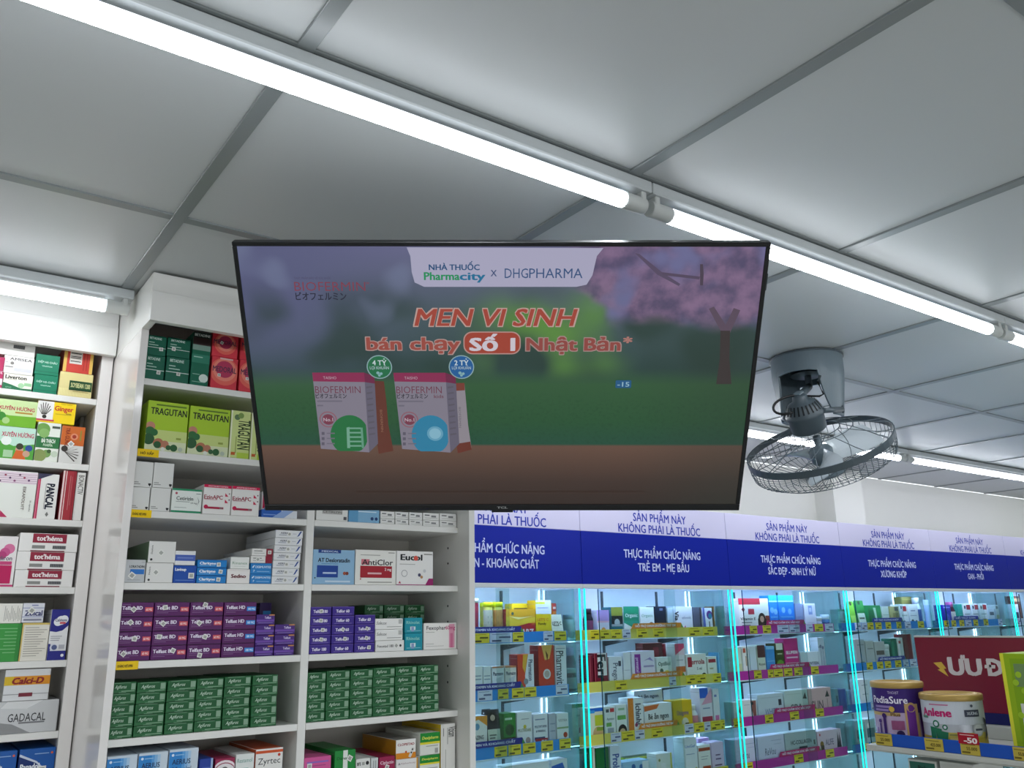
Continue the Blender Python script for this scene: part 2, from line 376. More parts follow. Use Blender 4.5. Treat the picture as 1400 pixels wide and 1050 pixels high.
# ------------------------------------------------------------------ stock of the recessed cabinet
yn = YL + .003
def N_(lev, x0, x1, yt, base, art, label, z0=None, d=.2, Yf=yn, **k): return row_item(Yf, d, LEV[lev] if z0 is None else z0, x0, x1, yt, base, art, label, NB, **k)[1]
N_(0, -25, 2, 487, '#b3345f', [R(0, .1, 1, .3, '#e9d5dc'), T('NC', .9, .5, .1, '#f0e0e6', .12)], 'crimson medicine box at the picture edge beside the cream liver box')
z = N_(0, 2.5, 43, 512, '#eeeadb', [P([(0, 0), (1, 0), (1, .14), (.62, .12), (.3, .3), (0, .42)], '#2c6f4c'), T('Liverton', .42, .8, .24, '#1d211c', .72, bold=.04), C(.62, .3, .17, '#a9cfa4'), R(.72, .3, .97, .5, '#9ccb9a'), LN(.62, '#b9b8a6', .04, .45, .03), T('SOFTCAPS', .2, .12, .09, '#8fc0a0', .2)], 'cream liver-care box with green wave, under a plain white box')
z = N_(0, 3, 44.3, 487.5, '#ece9e4', [T('AMISEA', .56, .83, .15, '#2b2c2e', .74, bold=.02), C(.28, .58, .09, '#85807a'), LN(.34, '#6d6c69', .06, .32, .05), R(.36, .14, .96, .34, '#d3d2da'), LN(.6, '#a3a19d', .05, .14, .03)], 'white box with widely spaced black capitals, over the cream liver-care box', z0=z)
N_(0, -14, 47, 466, '#e8e6e1', [R(.5, .5, .76, .74, '#7b7c7a')] + [R(.5 + i * .026, .5, .512 + i * .026, .74, '#3d3e3e') for i in range(10)], 'white box with small barcode, tucked under the cornice', z0=z)
def green_face(y): return [T('DIỆP HẠ CHÂU', .5, .62, .1, '#bfe0d2', .8, bold=.02), T('VINAPHAR', .5, .42, .07, '#a9d4c3', .44), LN(.14, '#1d5f49', 0, 1, .02)]
z = N_(0, 44.5, 77, 513, '#1f7d5e', green_face(0), 'lower of two matching green boxes beside the gold soybean box')
N_(0, 46.5, 79.5, 485, '#1f7d5e', green_face(1), 'upper of two matching green boxes, below the dark gap', z0=z)
z = N_(0, 78.5, 124.5, 510, '#dccf92', [R(i / 22, .02, i / 22 + .018, .32, '#efe6a8') for i in range(22)] + [R(.3, .3, .98, .66, '#1f4a2a'), R(.3, .26, .98, .3, '#10321b'), T('SOYBEAN 1200', .64, .48, .2, '#d3d59a', .58, bold=.03), LN(.2, '#b8aa6c', .42, .9, .03)], 'gold striped box with dark green name plate on the highest shelf')
N_(0, 85, 125.5, 474, '#c94338', [R(0, 0, .11, 1, '#d9b35a'), R(.89, 0, 1, 1, '#d9b35a'), R(.2, .32, .62, 1, '#d8d4cc')] + [R(.23, .4 + i * .06, .58, .432 + i * .06, '#3c3a38') for i in (0, 2, 3, 5, 8)] + [R(.68, .1, .7, .96, '#9e2c26'), R(.78, .1, .8, .96, '#9e2c26')], 'red and gold box with barcode panel, lying over the striped gold box', z0=z, d=.15)
z = N_(1, -28, 44.5, 583, '#bfe0cf', [P([(0, 0), (1, 0), (1, .5), (.6, .4), (.3, .55), (0, .5)], '#57a642'), T('XUYÊN HƯƠNG', .66, .76, .14, '#b8415a', .62, bold=.03), C(.45, .55, .14, '#e8efe8'), C(.72, .3, .11, '#caa089'), C(.72, .4, .1, '#3c3a2c'), C(.9, .36, .1, '#2f4c93'), P([(.6, 0), (.86, 0), (.8, .26), (.66, .28)], '#d4662c'), C(.86, .18, .1, '#c9a088'), R(.42, .04, .6, .26, '#a9cfa2')], 'pale green herbal box with painted children, lower of a pair')
N_(1, -28, 48, 546, '#c9dfa2', [P([(0, 0), (1, 0), (1, .42), (.5, .4), (0, .52)], '#72b02e'), T('XUYÊN HƯƠNG', .62, .68, .14, '#b53f50', .66, bold=.03), R(.6, .5, .92, .56, '#b48a3c'), C(.35, .35, .16, '#3f8a35'), C(.45, .2, .12, '#a8cb84'), C(.28, .52, .1, '#63a83e')], 'grass green herbal box laid over the one with painted children', z0=z)
z = N_(1, 45.5, 78, 578, '#e8ece2', [R(0, .34, 1, .64, '#2f7341'), T('BÀI THẠCH', .52, .53, .1, '#e6efe2', .58, bold=.05), T('PHARMA', .52, .42, .07, '#cfe3ca', .4), C(.24, .82, .16, '#6f9f50'), C(.3, .72, .12, '#86b268'), C(.5, .2, .1, '#7ba25c'), C(.2, .14, .16, '#8a9a5a'), R(.62, .86, .96, .92, '#4b564a'), C(.84, .2, .08, '#c8d6c0'), C(.6, .26, .05, '#44603a')], 'white and green herbal box standing below the yellow ginger box')
N_(1, 48.5, 101.5, 550, '#f2d21c', [R(0, .06, .42, 1, '#eceae6'), R(0, .06, .46, .14, '#c9495a'), T('Ginger', .69, .72, .24, '#c8472a', .48, bold=.05), T('Soap', .82, .5, .09, '#5a3a1a', .14), LN(.42, '#cdb020', .48, .9, .04), C(.2, .26, .09, '#3b3733')] + [P([(.17 + .05 * math.cos(a), .36), (.19 + .05 * math.cos(a), .36), (.2 + .17 * math.cos(a), .5 + .42 * math.sin(a)), (.18 + .17 * math.cos(a), .52 + .42 * math.sin(a))], '#4e4a46') for a in (.3, .7, 1.1, 1.5, 1.9, 2.3, 2.8)] + [T('TINH DẦU', .74, .93, .05, '#9a7a10', .3)], 'yellow and white box with a root drawing, over two smaller boxes', z0=z, d=.14)
N_(1, 79, 111.5, 583, '#d9d8d4', [R(0, .48, 1, 1, '#c9662a'), T('TRÀ GỪNG', .27, .7, .1, '#7c2a16', .5, -90, .04), C(.56, .72, .09, '#d88a6a'), C(.56, .72, .05, '#a33c2a'), R(.8, .62, .86, .9, '#8c8a3a'), C(.2, .38, .08, '#3a3532')] + [P([(.2, .3), (.24, .3), (.24 + .6 * math.cos(a), .26 + .3 * math.sin(a)), (.2 + .6 * math.cos(a), .24 + .3 * math.sin(a))], '#4a4541') for a in (-.7, -.4, -.1, .2, .5, .8)], 'orange and white tea box with black root drawing at shelf end', sticker=(.45, .52, .011, 40), d=.12)
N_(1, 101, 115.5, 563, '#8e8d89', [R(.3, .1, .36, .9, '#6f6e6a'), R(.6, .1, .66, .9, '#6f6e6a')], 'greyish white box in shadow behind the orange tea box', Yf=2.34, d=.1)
N_(2, -30, 44.5, 643.5, '#e9ebe4', [R(0, .73, 1, .98, '#ead9e2')] + [R(0, .75 + i * .045, 1, .756 + i * .045, '#8d6a84') for i in range(5)] + [C(.3 + .09 * i, .77 + .19 * ((i * 37) % 10) / 10, .022, c) for i, c in enumerate(['#6a4560', '#a34a5f', '#5d3a66', '#8b4a74', '#6a4560', '#b0506a', '#5d3a66'])] + [P([(.38, 0), (.52, 0), (.38, .14)], '#b8315c'), T('ESKAFOLVIT', .78, .42, .06, '#5f5048', .5, -90, .01), T('30 capsules', .92, .26, .03, '#6a6a66', .24, -90)], 'large white box with dotted pink musical lines along its top')
N_(2, 45, 74.5, 648, '#e9e8e4', [R(0, 0, .14, 1, '#bf2a56'), R(.05, 0, .07, 1, '#e7a6b8'), P([(0, 1), (.72, 1), (0, .86)], '#3b3a55'), T('PANCAL', .66, .5, .16, '#1f2436', .56, -90, .06), R(.4, .22, .43, .78, '#9d9c98'), P([(.52, .1), (.6, .16), (.68, .1), (.6, .05)], '#7b7c78')], 'white box with crimson spine and bold dark vertical name')
N_(2, 79, 98, 643.5, '#a8323c', [R(0, 0, .13, 1, '#e8d3d0'), R(.22, 0, .28, 1, '#e8d3d0'), R(.82, 0, .9, 1, '#8e2430'), R(.55, .2, .58, .9, '#c98a8a'), R(.68, .3, .7, .88, '#c98a8a')], 'dark red upright box with white edge, like a book')
N_(2, 98.5, 110.5, 646, '#e6e5e0', [T('BONACTIV', .55, .74, .4, '#5d5b55', .4, -90), R(.1, 0, .13, 1, '#b5b4ae')], 'slim white upright box between the dark red box and side panel')
N_(3, -20, 17, 733, '#ece7e6', [C(.7, .75, .1, '#d977a2'), C(.55, .68, .09, '#c95b8e'), C(.45, .62, .08, '#b63f78'), T('adiron', .55, .565, .09, '#5e5f6c', .6), R(0, .06, .88, .42, '#bf1d5c'), R(0, .43, .86, .5, '#c9457a'), R(0, 0, 1, .04, '#c9457a')], 'white box with pink bubbles and crimson block at picture edge')
th = [R(.22, .48, .8, .98, '#93283f'), T("tot'héma", .51, .74, .28, '#f3e9ea', .44, bold=.05), R(.22, .16, .44, .34, '#8b8b88'), R(.57, .16, .8, .34, '#77787a'), R(.2, 0, .78, .06, '#7c1f35')] + [R(.58 + i * .03, .16, .592 + i * .03, .34, '#3f4042') for i in range(7)]
zt = LEV[3]
for q, (a, b, yt, w) in enumerate(((17.8, 98.5, 779.5, 'bottom'), (20.5, 101.5, 754.5, 'middle'), (24.5, 105, 729.5, 'top'))):
    zt = N_(3, a, b, yt, '#eceae7', th, '%s one of three stacked white boxes with crimson name plates' % w, z0=zt)
z = N_(4, -22, 24, 852.5, '#3f9a46', [LN(.86 - .09 * i, '#7fbf82', .5 if i % 3 else .3, .96, .02) for i in range(8)] + [R(.88, 0, 1, 1, '#358a3d')], 'bright green box with fine white print beneath the white leaflet box')
N_(4, -20, 28.5, 825, '#eceae2', [R(.5 + i * .045, .1 + .06 * (i % 3), .512 + i * .045, .88 - .12 * (i % 4), '#8f8d86') for i in range(11)], 'white box printed with vertical lines of text over the green box', z0=z)
z = N_(4, 24.5, 62.5, 851.5, '#e9e5da', [R(0, 0, .05, 1, '#d9bf6a'), R(0, .95, 1, 1, '#d9bf6a')] + [LN(.87 - .062 * i, '#a6a196', .12, .62 + .3 * ((i * 7) % 4) / 3, .016) for i in range(13)], 'cream box with gold border and ingredient list beneath the calcium box')
N_(4, 28.7, 58.7, 824.5, '#dfe0e8', [LN(.74, '#7f88b8', 0, 1, .03), LN(.28, '#7f88b8', 0, 1, .03), T('Zoical', .52, .5, .28, '#3a3f74', .8, bold=.05), R(.08, .1, .92, .2, '#8d8fa0'), LN(.86, '#8d92b8', .4, .7, .06)], 'small pale grey calcium box resting on the cream list box', z0=z, sticker=(.42, .62, .012, 35))
N_(4, 63, 88.5, 833, '#e9e9ea', [P([(0, 1), (1, 1), (1, .68), (.7, .58), (.35, .55), (0, .57)], '#2a2c86'), C(.56, .78, .09, '#eef0f4'), C(.4, .75, .08, '#eef0f4'), C(.72, .8, .08, '#eef0f4'), T('Calsinova', .56, .79, .06, '#2a2c6a', .64, bold=.03), R(.5, .71, .82, .75, '#cf5a63'), LN(.46, '#9a9aa4', .08, .7, .012), LN(.42, '#9a9aa4', .08, .6, .012), LN(.38, '#9a9aa4', .08, .56, .012), R(0, 0, 1, .18, '#2a2c86'), R(0, .18, .12, .32, '#2a2c86'), C(.3, .25, .07, '#d7dbe6'), C(.34, .25, .05, '#55608c'), C(.82, .09, .03, '#e8e8f0'), R(.58, .22, .9, .3, '#b8b8c0')], 'dark blue and white upright box with a cloud badge', d=.14)
z = N_(5, -14, 76.5, 958, '#b9babb', [P([(0, 0), (.6, 0), (.3, .3), (0, .4)], '#8f9091'), P([(.2, 1), (.75, 1), (.5, .75), (.1, .8)], '#dcdddd'), T('GADACAL', .52, .5, .26, '#2a2b2d', .58, bold=.005), LN(.3, '#76777a', .4, .8, .05)], 'silver foil box with thin dark capitals below the slanted calcium box', rough=.3, metal=.25)
N_(5, 2, 65.5, 914.5, '#c9cacb', [R(0, .5, 1, .78, '#d98f20'), R(0, .5, .2, .78, '#d8b526'), T('Calci-D', .5, .64, .2, '#8c1d1f', .68, bold=.07, shear=.2), LN(.2, '#8a8b8d', 0, 1, .02), R(.34, .13, .64, .25, '#7a2636')], 'silver box with orange name band, over the foil box', z0=z, rough=.3, metal=.25, d=.13)
N_(5, 78, 86, 957.5, '#dcdbd7', [R(.2, .2, .8, .24, '#aaa9a4')], 'slim white box squeezed between the foil box and side panel', Yf=2.24, d=.1)
pan = [P([(0, .2), (0, .9), (.45, .8), (1, .35), (1, 0), (0, 0)], '#16306f'), P([(0, .88), (.02, .92), (.5, .78), (.8, .6), (.78, .58), (.48, .75)], '#cfd9ea'), T('Panadol', .32, .7, .1, '#eef2f8', .52, bold=.05), C(.9, .91, .02, '#d8603c'), LN(.9, '#8fb2dc', .42, .82, .015)]
N_(6, -34, 14.5, 1027.5, '#1f5aa8', pan, 'royal blue painkiller box at the picture corner on lowest visible shelf')
N_(6, 17, 69.5, 1023, '#1f5aa8', pan, 'royal blue painkiller box with white sticker near the side panel', sticker=(.66, .62, .016, 0))
# ------------------------------------------------------------------ stock of the wide cabinet
yw = YF + .003
def W_(lev, x0, x1, yt, base, art, label, z0=None, d=.2, Yf=yw, **k): return row_item(Yf, d, LEV[lev] if z0 is None else z0, x0, x1, yt, base, art, label, WB, **k)[1]
bet = [T('BETADINE', .45, .86, .12, '#cfe4da', .6, bold=.03), LN(.62, '#a7cdbd', .12, .4, .04), LN(.5, '#a7cdbd', .12, .6, .04), LN(.38, '#dcebe4', 0, 1, .025)]
z = W_(0, 190, 223.5, 486, '#0f5f49', bet, 'lower dark green throat box against the corner panel', sticker=(.72, .3, .008, 3))
W_(0, 190, 226, 459, '#0f5f49', bet, 'upper dark green throat box against the corner panel', z0=z, sticker=(.76, .34, .008, -4))
z = W_(0, 225, 257, 489, '#0f5f49', bet, 'lower dark green throat box beside the tall green one', sticker=(.55, .34, .008, 2))
W_(0, 227.5, 259, 463, '#0f5f49', bet, 'upper dark green throat box beside the tall green one', z0=z, sticker=(.28, .4, .008, 6))
W_(0, 259, 284, 455, '#11684f', [R(0, .76, 1, .9, '#3a2b2a'), R(0, .9, 1, 1, '#1c2e28'), T('BETADINE', .5, .95, .05, '#dfe9e4', .86, bold=.03), R(0, .66, 1, .76, '#7f9d90'), R(0, .42, 1, .58, '#2f8068'), LN(.52, '#9dc9b8', .1, .6, .02), C(.72, .14, .08, '#d4e4dc'), LN(.2, '#8dbfac', .1, .5, .012), LN(.06, '#8dbfac', .1, .8, .01)], 'tall dark green box with brown top between green and red boxes', d=.14)
med = [C(.5, .55, .44, '#e8695c'), C(.5, .6, .36, '#ee8878'), C(.5, .62, .27, '#b8355a'), T('MEDORAL', .5, .62, .18, '#54304a', .9, bold=.03), R(.3, .93, .8, .98, '#e6b9b6')]
for a, b, c in ((287, 323, 'first'), (325.5, 362, 'second')):
    z = W_(0, a, b, 489 + (5 if a > 300 else 0), '#d93a48', med, 'lower red mouthwash box in the %s pair beside the tall green box' % c, sticker=(.3, .42, .007, 0))
    W_(0, a + 2, b + 1.5, 456 + (5 if a > 300 else 0), '#d93a48', med, 'upper red mouthwash box in the %s pair beside the tall green box' % c, z0=z, sticker=(.36, .58, .007, 25))
lime = [R(0, 0, 1, .42, '#c9d884'), R(0, 0, 1, .2, '#d8e0b8'), T('TRAGUTAN', .52, .8, .14, '#1f2c14', .88, bold=.035), LN(.91, '#5a7a1e', .2, .94, .03), C(.1, .48, .09, '#c4876e'), C(.1, .38, .09, '#2f6a38'), C(.2, .36, .07, '#2b6b3c'), C(.08, .22, .11, '#2a5a33'), C(.32, .15, .1, '#b37355'), C(.3, .12, .07, '#2c5c34'), C(.48, .14, .075, '#b87c62'), C(.57, .08, .05, '#35603a'), C(.7, .08, .07, '#2d5f36'), C(.86, .06, .045, '#b9c7b4'), C(.44, .04, .04, '#e3e6da'), R(.74, .25, .86, .29, '#94a44a')]
W_(1, 196.5, 253.5, 550, '#a9cc2c', lime, 'lime green syrup box with leaves, first from the corner panel')
W_(1, 255, 311, 557.5, '#a9cc2c', lime, 'lime green syrup box with leaves, second from the corner panel')
lsp = [R(.0, 0, .08, 1, '#e4e8c8'), T('TRAGUTAN', .72, .5, .26, '#2c4018', .62, -90, .03), C(.32, .86, .06, '#5d7a52'), C(.5, .9, .06, '#7d9a4e'), R(.3, .1, .34, .45, '#8fa050'), R(.1, .06, .3, .12, '#c4602c'), R(.4, 0, 1, .12, '#b5d04a')]
W_(1, 312, 339.5, 562, '#cfdc8e', lsp, 'lime box turned to show its narrow side, beside two wide ones')
W_(1, 340.5, 366, 566, '#cfdc8e', lsp, 'lime box turned sideways, partly behind the television edge')
wh = [LN(.1, '#8b8b88', .06, .4, .03), LN(.17, '#8b8b88', .06, .3, .03), P([(.82, .1), (.88, .16), (.94, .1), (.88, .04)], '#2d2e30'), C(.85, .13, .035, '#2d2e30'), C(.91, .13, .035, '#2d2e30')]
z = W_(2, 172, 203, 666, '#dededb', wh, 'lower plain white box against the corner panel, yellow tag under it')
W_(2, 172, 207.5, 631, '#dededb', wh, 'upper plain white box against the corner panel', z0=z)
z = W_(2, 203.8, 231.5, 667, '#dededb', wh, 'lower plain white box beside the green-striped allergy box')
W_(2, 208, 236, 633, '#dededb', wh, 'upper plain white box over open shelf space, beside the corner pair', z0=z)
W_(2, 233, 274.5, 668.5, '#e6ebe6', [R(0, .92, 1, 1, '#2f8f66'), R(0, 0, 1, .08, '#2f8f66'), T('Cetirizin', .43, .6, .16, '#3e4a46', .56, bold=.02), T('10 mg', .74, .42, .07, '#56625e', .2), LN(.44, '#a5aca8', .14, .6, .03), C(.14, .8, .05, '#b7596a'), R(.8, .8, .96, .83, '#7d8884'), P([(.84, .7), (.92, .5), (.84, .28), (.9, .5)], '#56625e'), LN(.2, '#a5aca8', .1, .5, .02)], 'white box with green top and bottom stripes and plain lettering')
ez = [R(0, .9, 1, 1, '#c9194c'), T('ANTIHISTAMIN', .5, .95, .05, '#f0d8de', .72), T('EzinAPC', .36, .58, .14, '#9a2440', .66, bold=.03), LN(.48, '#c8a0a8', .04, .5, .02), P([(.78, .62), (.9, .62), (.78, .74)], '#cf3156'), C(.93, .72, .022, '#5a2a38'), P([(.78, .4), (.9, .4), (.78, .52)], '#cf3156'), C(.93, .51, .022, '#5a2a38'), C(.11, .24, .07, '#c22450'), R(.14, .18, .74, .25, '#a82846'), R(.6, .19, .72, .24, '#8c6f74')]
W_(2, 276, 314.5, 663, '#e9e7e4', ez, 'white box with crimson top band, nearer the green-striped box')
W_(2, 315.2, 353.5, 665.5, '#e9e7e4', ez, 'white box with crimson top band, nearer the television edge')
W_(2, 356, 364, 672, '#e4e0de', [R(.2, .4, 1, 1, '#c22450'), P([(0, .2), (1, .6), (1, .45), (0, .1)], '#7a90b8')], 'red and white upright box edge showing beside the television bottom corner', d=.1, Yf=2.0)
W_(2, 357, 406, 697.5, '#2f5fb5', [R(.55, 0, 1, 1, '#d9dde2'), P([(.3, 0), (.62, 0), (.9, 1), (.6, 1)], '#8fa9d6'), R(.05, .3, .4, .42, '#7f9fd8')], 'flat blue and white box lying under the television bottom edge', d=.042)
# fourth row, column by the corner
z0 = LEV[3]
W_(3, 160, 197, 765, '#c3c6c8', [T('LORATADIN', .6, .7, .11, '#2c3036', .7, bold=.04), R(.3, .36, .96, .58, '#2f74c4'), LN(.88, '#9a9da0', .8, .95, .02), LN(.1, '#9a9da0', .2, .8, .02)], 'silver grey box with blue bar at the corner panel', sticker=(.4, .3, .012, 35))
z = W_(3, 198, 235.5, 769.5, '#e2e1de', [T('Deslora', .12, .6, .08, '#54544f', .4, 90), C(.12, .14, .055, '#2d2e30')], 'lower of two plain white boxes with sticker, beside the silver box', sticker=(.36, .52, .011, 40))
W_(3, 201.5, 239, 740, '#e2e1de', [T('Deslora', .12, .6, .08, '#54544f', .4, 90), C(.12, .14, .055, '#2d2e30')], 'upper of two plain white boxes with sticker, tallest of the row', z0=z, sticker=(.46, .46, .011, 40), side='#6f8a6c')
z = W_(3, 235.8, 267.5, 773, '#1d4ea6', [T('Lavinup', .3, .78, .17, '#eef2f8', .48, bold=.06), LN(.14, '#6f95d6', .1, .9, .03)], 'deep blue box below the small white and blue one', sticker=(.78, .42, .012, 0))
W_(3, 238.5, 266.5, 753, '#e3e4e6', [R(0, .3, 1, .72, '#4a63b4'), R(.1, .46, .9, .56, '#6f86c8')], 'small white box with blue middle band over the deep blue box', z0=z, d=.1)
cl = [T('Clarityne', .35, .55, .36, '#eef4fb', .54, bold=.05), LN(.2, '#8cc0ea', .08, .6, .05), R(0, .9, 1, 1, '#1f66ad')]
zt = z0
for a, b, yt, w, st in ((268, 308.5, 787, 'bottom', (.74, .5, .0085, 3)), (268.6, 309.3, 776, 'middle', (.8, .5, .0085, 8)), (269.4, 310, 765.3, 'top', (.72, .4, .0085, -3))):
    zt = W_(3, a, b, yt, '#2180c8', cl, '%s one of three sky blue flat boxes in one stack' % w, z0=zt, sticker=st)
z = W_(3, 309.5, 341, 778, '#ebe7e4', [T('Sedno', .5, .52, .26, '#6b2f38', .64, bold=.06), LN(.88, '#c9c4c0', .1, .9, .02)], 'white box with short dark red name between sky blue stacks')
W_(3, 314.5, 340.5, 761.5, '#e6e8e4', [T('Rinanex', .5, .5, .24, '#7fa487', .8, bold=.0), LN(.2, '#c4cbc4', .2, .8, .03)], 'small white box with pale green lettering over the dark red lettered one', z0=z, d=.12)
db = [T('DEBMUVITES', .6, .66, .22, '#dcebf6', .74, bold=.02), P([(.06, .6), (.14, .8), (.2, .8), (.12, .55)], '#dcebf6'), T('7', .16, .28, .2, '#dcebf6', .08), LN(.2, '#8fc0e6', .3, .9, .06)]
z = W_(3, 341.3, 370.5, 785, '#2f83c8', db, 'lower of two square sky blue boxes beside the white seven-box stack')
z = W_(3, 342, 371, 770, '#2f83c8', db, 'upper of two square sky blue boxes beside the white seven-box stack', z0=z)
ai = [R(.68, 0, 1, 1, '#8c2338'), LN(.6, '#8a8a88', .1, .5, .12), LN(.3, '#b5b5b2', .1, .6, .1)]
z = W_(3, 342.5, 372, 760, '#e4e3e0', ai, 'lower white flat box with dark red end, over the square blue pair', z0=z, sticker=(.32, .5, .009, 45))
W_(3, 344, 373, 750, '#e4e3e0', ai, 'upper white flat box with dark red end, over the square blue pair', z0=z, sticker=(.84, .5, .008, 0))
sv = [T('AERIUS', .36, .62, .26, '#5a6070', .36, bold=.03), P([(.78, .15), (.86, .3), (.96, .9), (.9, .9)], '#2f4f94'), LN(.3, '#a8adb8', .12, .4, .1), LN(.5, '#b9bcc4', .62, .76, .08)]
zt = z0; od = ['bottom', 'second', 'third', 'middle', 'fifth', 'sixth', 'top']
for q, yt in enumerate((788, 777, 766.5, 756, 745.8, 735.6, 725)):
    zt = W_(3, 370.8 + q * .95, 407.5 + q * 1.1, yt, '#e3e4e6', sv, '%s box of seven flat white boxes stacked against the divider' % od[q], z0=zt, sticker=(.5, .5, .0085, (40, 5, -4, 2, 45, 38, 20)[q]))
# fourth row, column by the glass display
W_(3, 423, 484, 751.5, '#8fb8d8', [R(.12, .9, .66, 1, '#1f3f86'), T('MEDICAL', .4, .95, .05, '#cfe0f2', .4), T('AT Desloratadin', .5, .7, .12, '#1a2430', .76, bold=.04, shear=.05), LN(.58, '#5f8fb8', .2, .6, .02), R(.1, .2, .6, .54, '#1d4496'), R(.24, .3, .56, .35, '#b8cdea'), C(.76, .32, .05, '#a5543c'), C(.82, .32, .05, '#7d3c30'), LN(.06, '#c8dcee', .3, .9, .05), C(.06, .18, .02, '#1a2430')], 'pale blue box with dark blue rectangle beside the divider')
W_(3, 484.8, 541, 752, '#e9e8e2', [R(.14, .57, .34, .73, '#c8707c'), T('AntiClor', .54, .65, .17, '#23242a', .76, bold=.02), R(.12, .2, .9, .54, '#a82230'), T('2 mg', .8, .45, .08, '#f0dcdc', .16, bold=.04), R(.3, .3, .64, .35, '#e2b4b8'), LN(.84, '#a5a49e', .12, .6, .02), LN(.06, '#a5a49e', .3, .9, .03), C(.13, .16, .02, '#a82230'), R(.8, .92, .96, .94, '#8a8984')], 'white box with dark red block, middle of three large boxes')
W_(3, 541.6, 592, 753.5, '#ecebe9', [T('Eucol', .4, .82, .18, '#23242a', .58, bold=.05), C(.52, .79, .075, '#d8584a'), LN(.6, '#b5b4b0', .08, .5, .02), C(.21, .34, .1, '#8d8d90'), C(.21, .34, .085, '#ecebe9'), C(.62, .3, .05, '#4a4a68'), C(.68, .24, .045, '#b88a5a'), C(.76, .42, .05, '#cfd0d2'), P([(.78, 0), (1, 0), (1, .2), (.88, .2)], '#9a2368'), R(0, 0, .8, .02, '#a83278'), P([(.05, .05), (.12, .05), (.085, .12)], '#b8405a'), R(.74, .9, .97, .93, '#8a8984')], 'white box with hexagon dots and magenta corner')
# third row behind the television, column by the glass display
zs = LEV[2]
W_(2, 432, 475.5, 668, '#e3e3df', [R(.0, .3, .1, .6, '#b9c8a0'), R(.18, .2, .82, .34, '#b5b4b0'), T('CETIRIZIN', .5, .27, .07, '#5e5f5c', .6), R(.86, .04, .96, .14, '#55565a')], 'white box with outlined name under the television bottom edge')
W_(2, 476.5, 518.5, 668, '#7fb0d2', [R(0, .0, .3, 1, '#5f9cc6'), LN(.3, '#cfe2ee', .3, .9, .03), C(.76, .12, .05, '#1f3f70'), C(.9, .12, .05, '#1f3f70')], 'blue shaded box under the television bottom edge')
cols = [(520, 539.5), (540.3, 558.5), (559.3, 577.5), (578.3, 600.5), (601.3, 624)]
for ci, (a, b) in enumerate(cols):
    zt = zs
    for q, (yt, w) in enumerate(((709.3 + ci * .7, 'lower'), (699 + ci * .8, 'upper'))):
        zt = W_(2, a, b, yt, '#e3e3e0', [LN(.6, '#5a5c5e', .1, .4, .14), LN(.25, '#b5b4b0', .1, .9, .06), R(.5, .4, .8, .66, '#7c7e80')], '%s small white box, %s column from the blue shaded box' % (w, ('first', 'second', 'third', 'fourth', 'fifth')[ci]), z0=zt)
# fifth row
tbd = [T('Telfast BD', .36, .62, .26, '#e8dff0', .6, bold=.05), R(.74, .34, .985, .66, '#d0505c'), T('60 MG', .86, .5, .18, '#f6d6d6', .18, bold=.04), LN(.36, '#8f6a9a', .06, .66, .03), LN(.24, '#8f6a9a', .06, .4, .03), LN(.84, '#8f6a9a', .06, .3, .03), R(0, 0, 1, .04, '#3a1740')]
thd = [T('Telfast HD', .35, .62, .26, '#e8dff0', .58, bold=.05), R(.7, .34, .985, .66, '#2f86d8'), T('180 MG', .85, .5, .18, '#cfe6fa', .22, bold=.04), LN(.36, '#8f6a9a', .06, .6, .03), LN(.24, '#8f6a9a', .06, .36, .03), LN(.84, '#8f6a9a', .06, .3, .03), R(0, 0, 1, .04, '#3a1740')]
PURP = '#5a2160'; ORD4 = ('bottom', 'second', 'third', 'top')
GP = 'purple allergy boxes'
edges = [(157, 204), (204.8, 253.6), (254.6, 300.8), (301.8, 346.8)]
hz = (Zt(823, .55, yw) - LEV[4]) / 4
for ci, (a, b) in enumerate(edges):
    X0, X1 = max(Xp(a, yw, LEV[4]), .4082), Xp(b, yw, LEV[4])
    first = None
    for q in range(4):
        lb = '%s purple box with %s pill, %s stack from the corner panel' % (ORD4[q], 'blue' if ci == 3 else 'coral', ('first', 'second', 'third', 'fourth')[ci])
        if first is None:
            first = o = carton(lb, GP, X0, X1, yw, .12, LEV[4], LEV[4] + hz, PURP, thd if ci == 3 else tbd)
        else:
            o = copy_tree(first); o.location.z = LEV[4] + q * hz; o['label'] = lb
    # stickers differ from box to box
    if ci < 3:
        k = 0
        for o in [x for x in COL.objects if x.get('group') == GP and abs(x.location.x - first.location.x) < 1e-4]:
            stick(o, X1 - X0, hz, .12, (.22, .5, .34, .4, .62, .2, .28, .3, .38, .5, .3, .44)[ci * 4 + k], (.5, .5, .62, .5, .62, .6, .5, .62, .14, .52, .5, .8)[ci * 4 + k], .0095, (40, 8, 45, 40, 25, 5, 38, -8, 12, 20, 42, 22)[ci * 4 + k]); k += 1
tf = [T('Telfast', .62, .7, .24, '#d8cdf0', .36, bold=.03), R(0, .3, 1, .5, '#6f4aa8'), LN(.16, '#8f7ac0', .1, .9, .05), R(.7, .88, 1, 1, '#c98a5a')]
GV = 'small violet boxes at the end of the purple row'
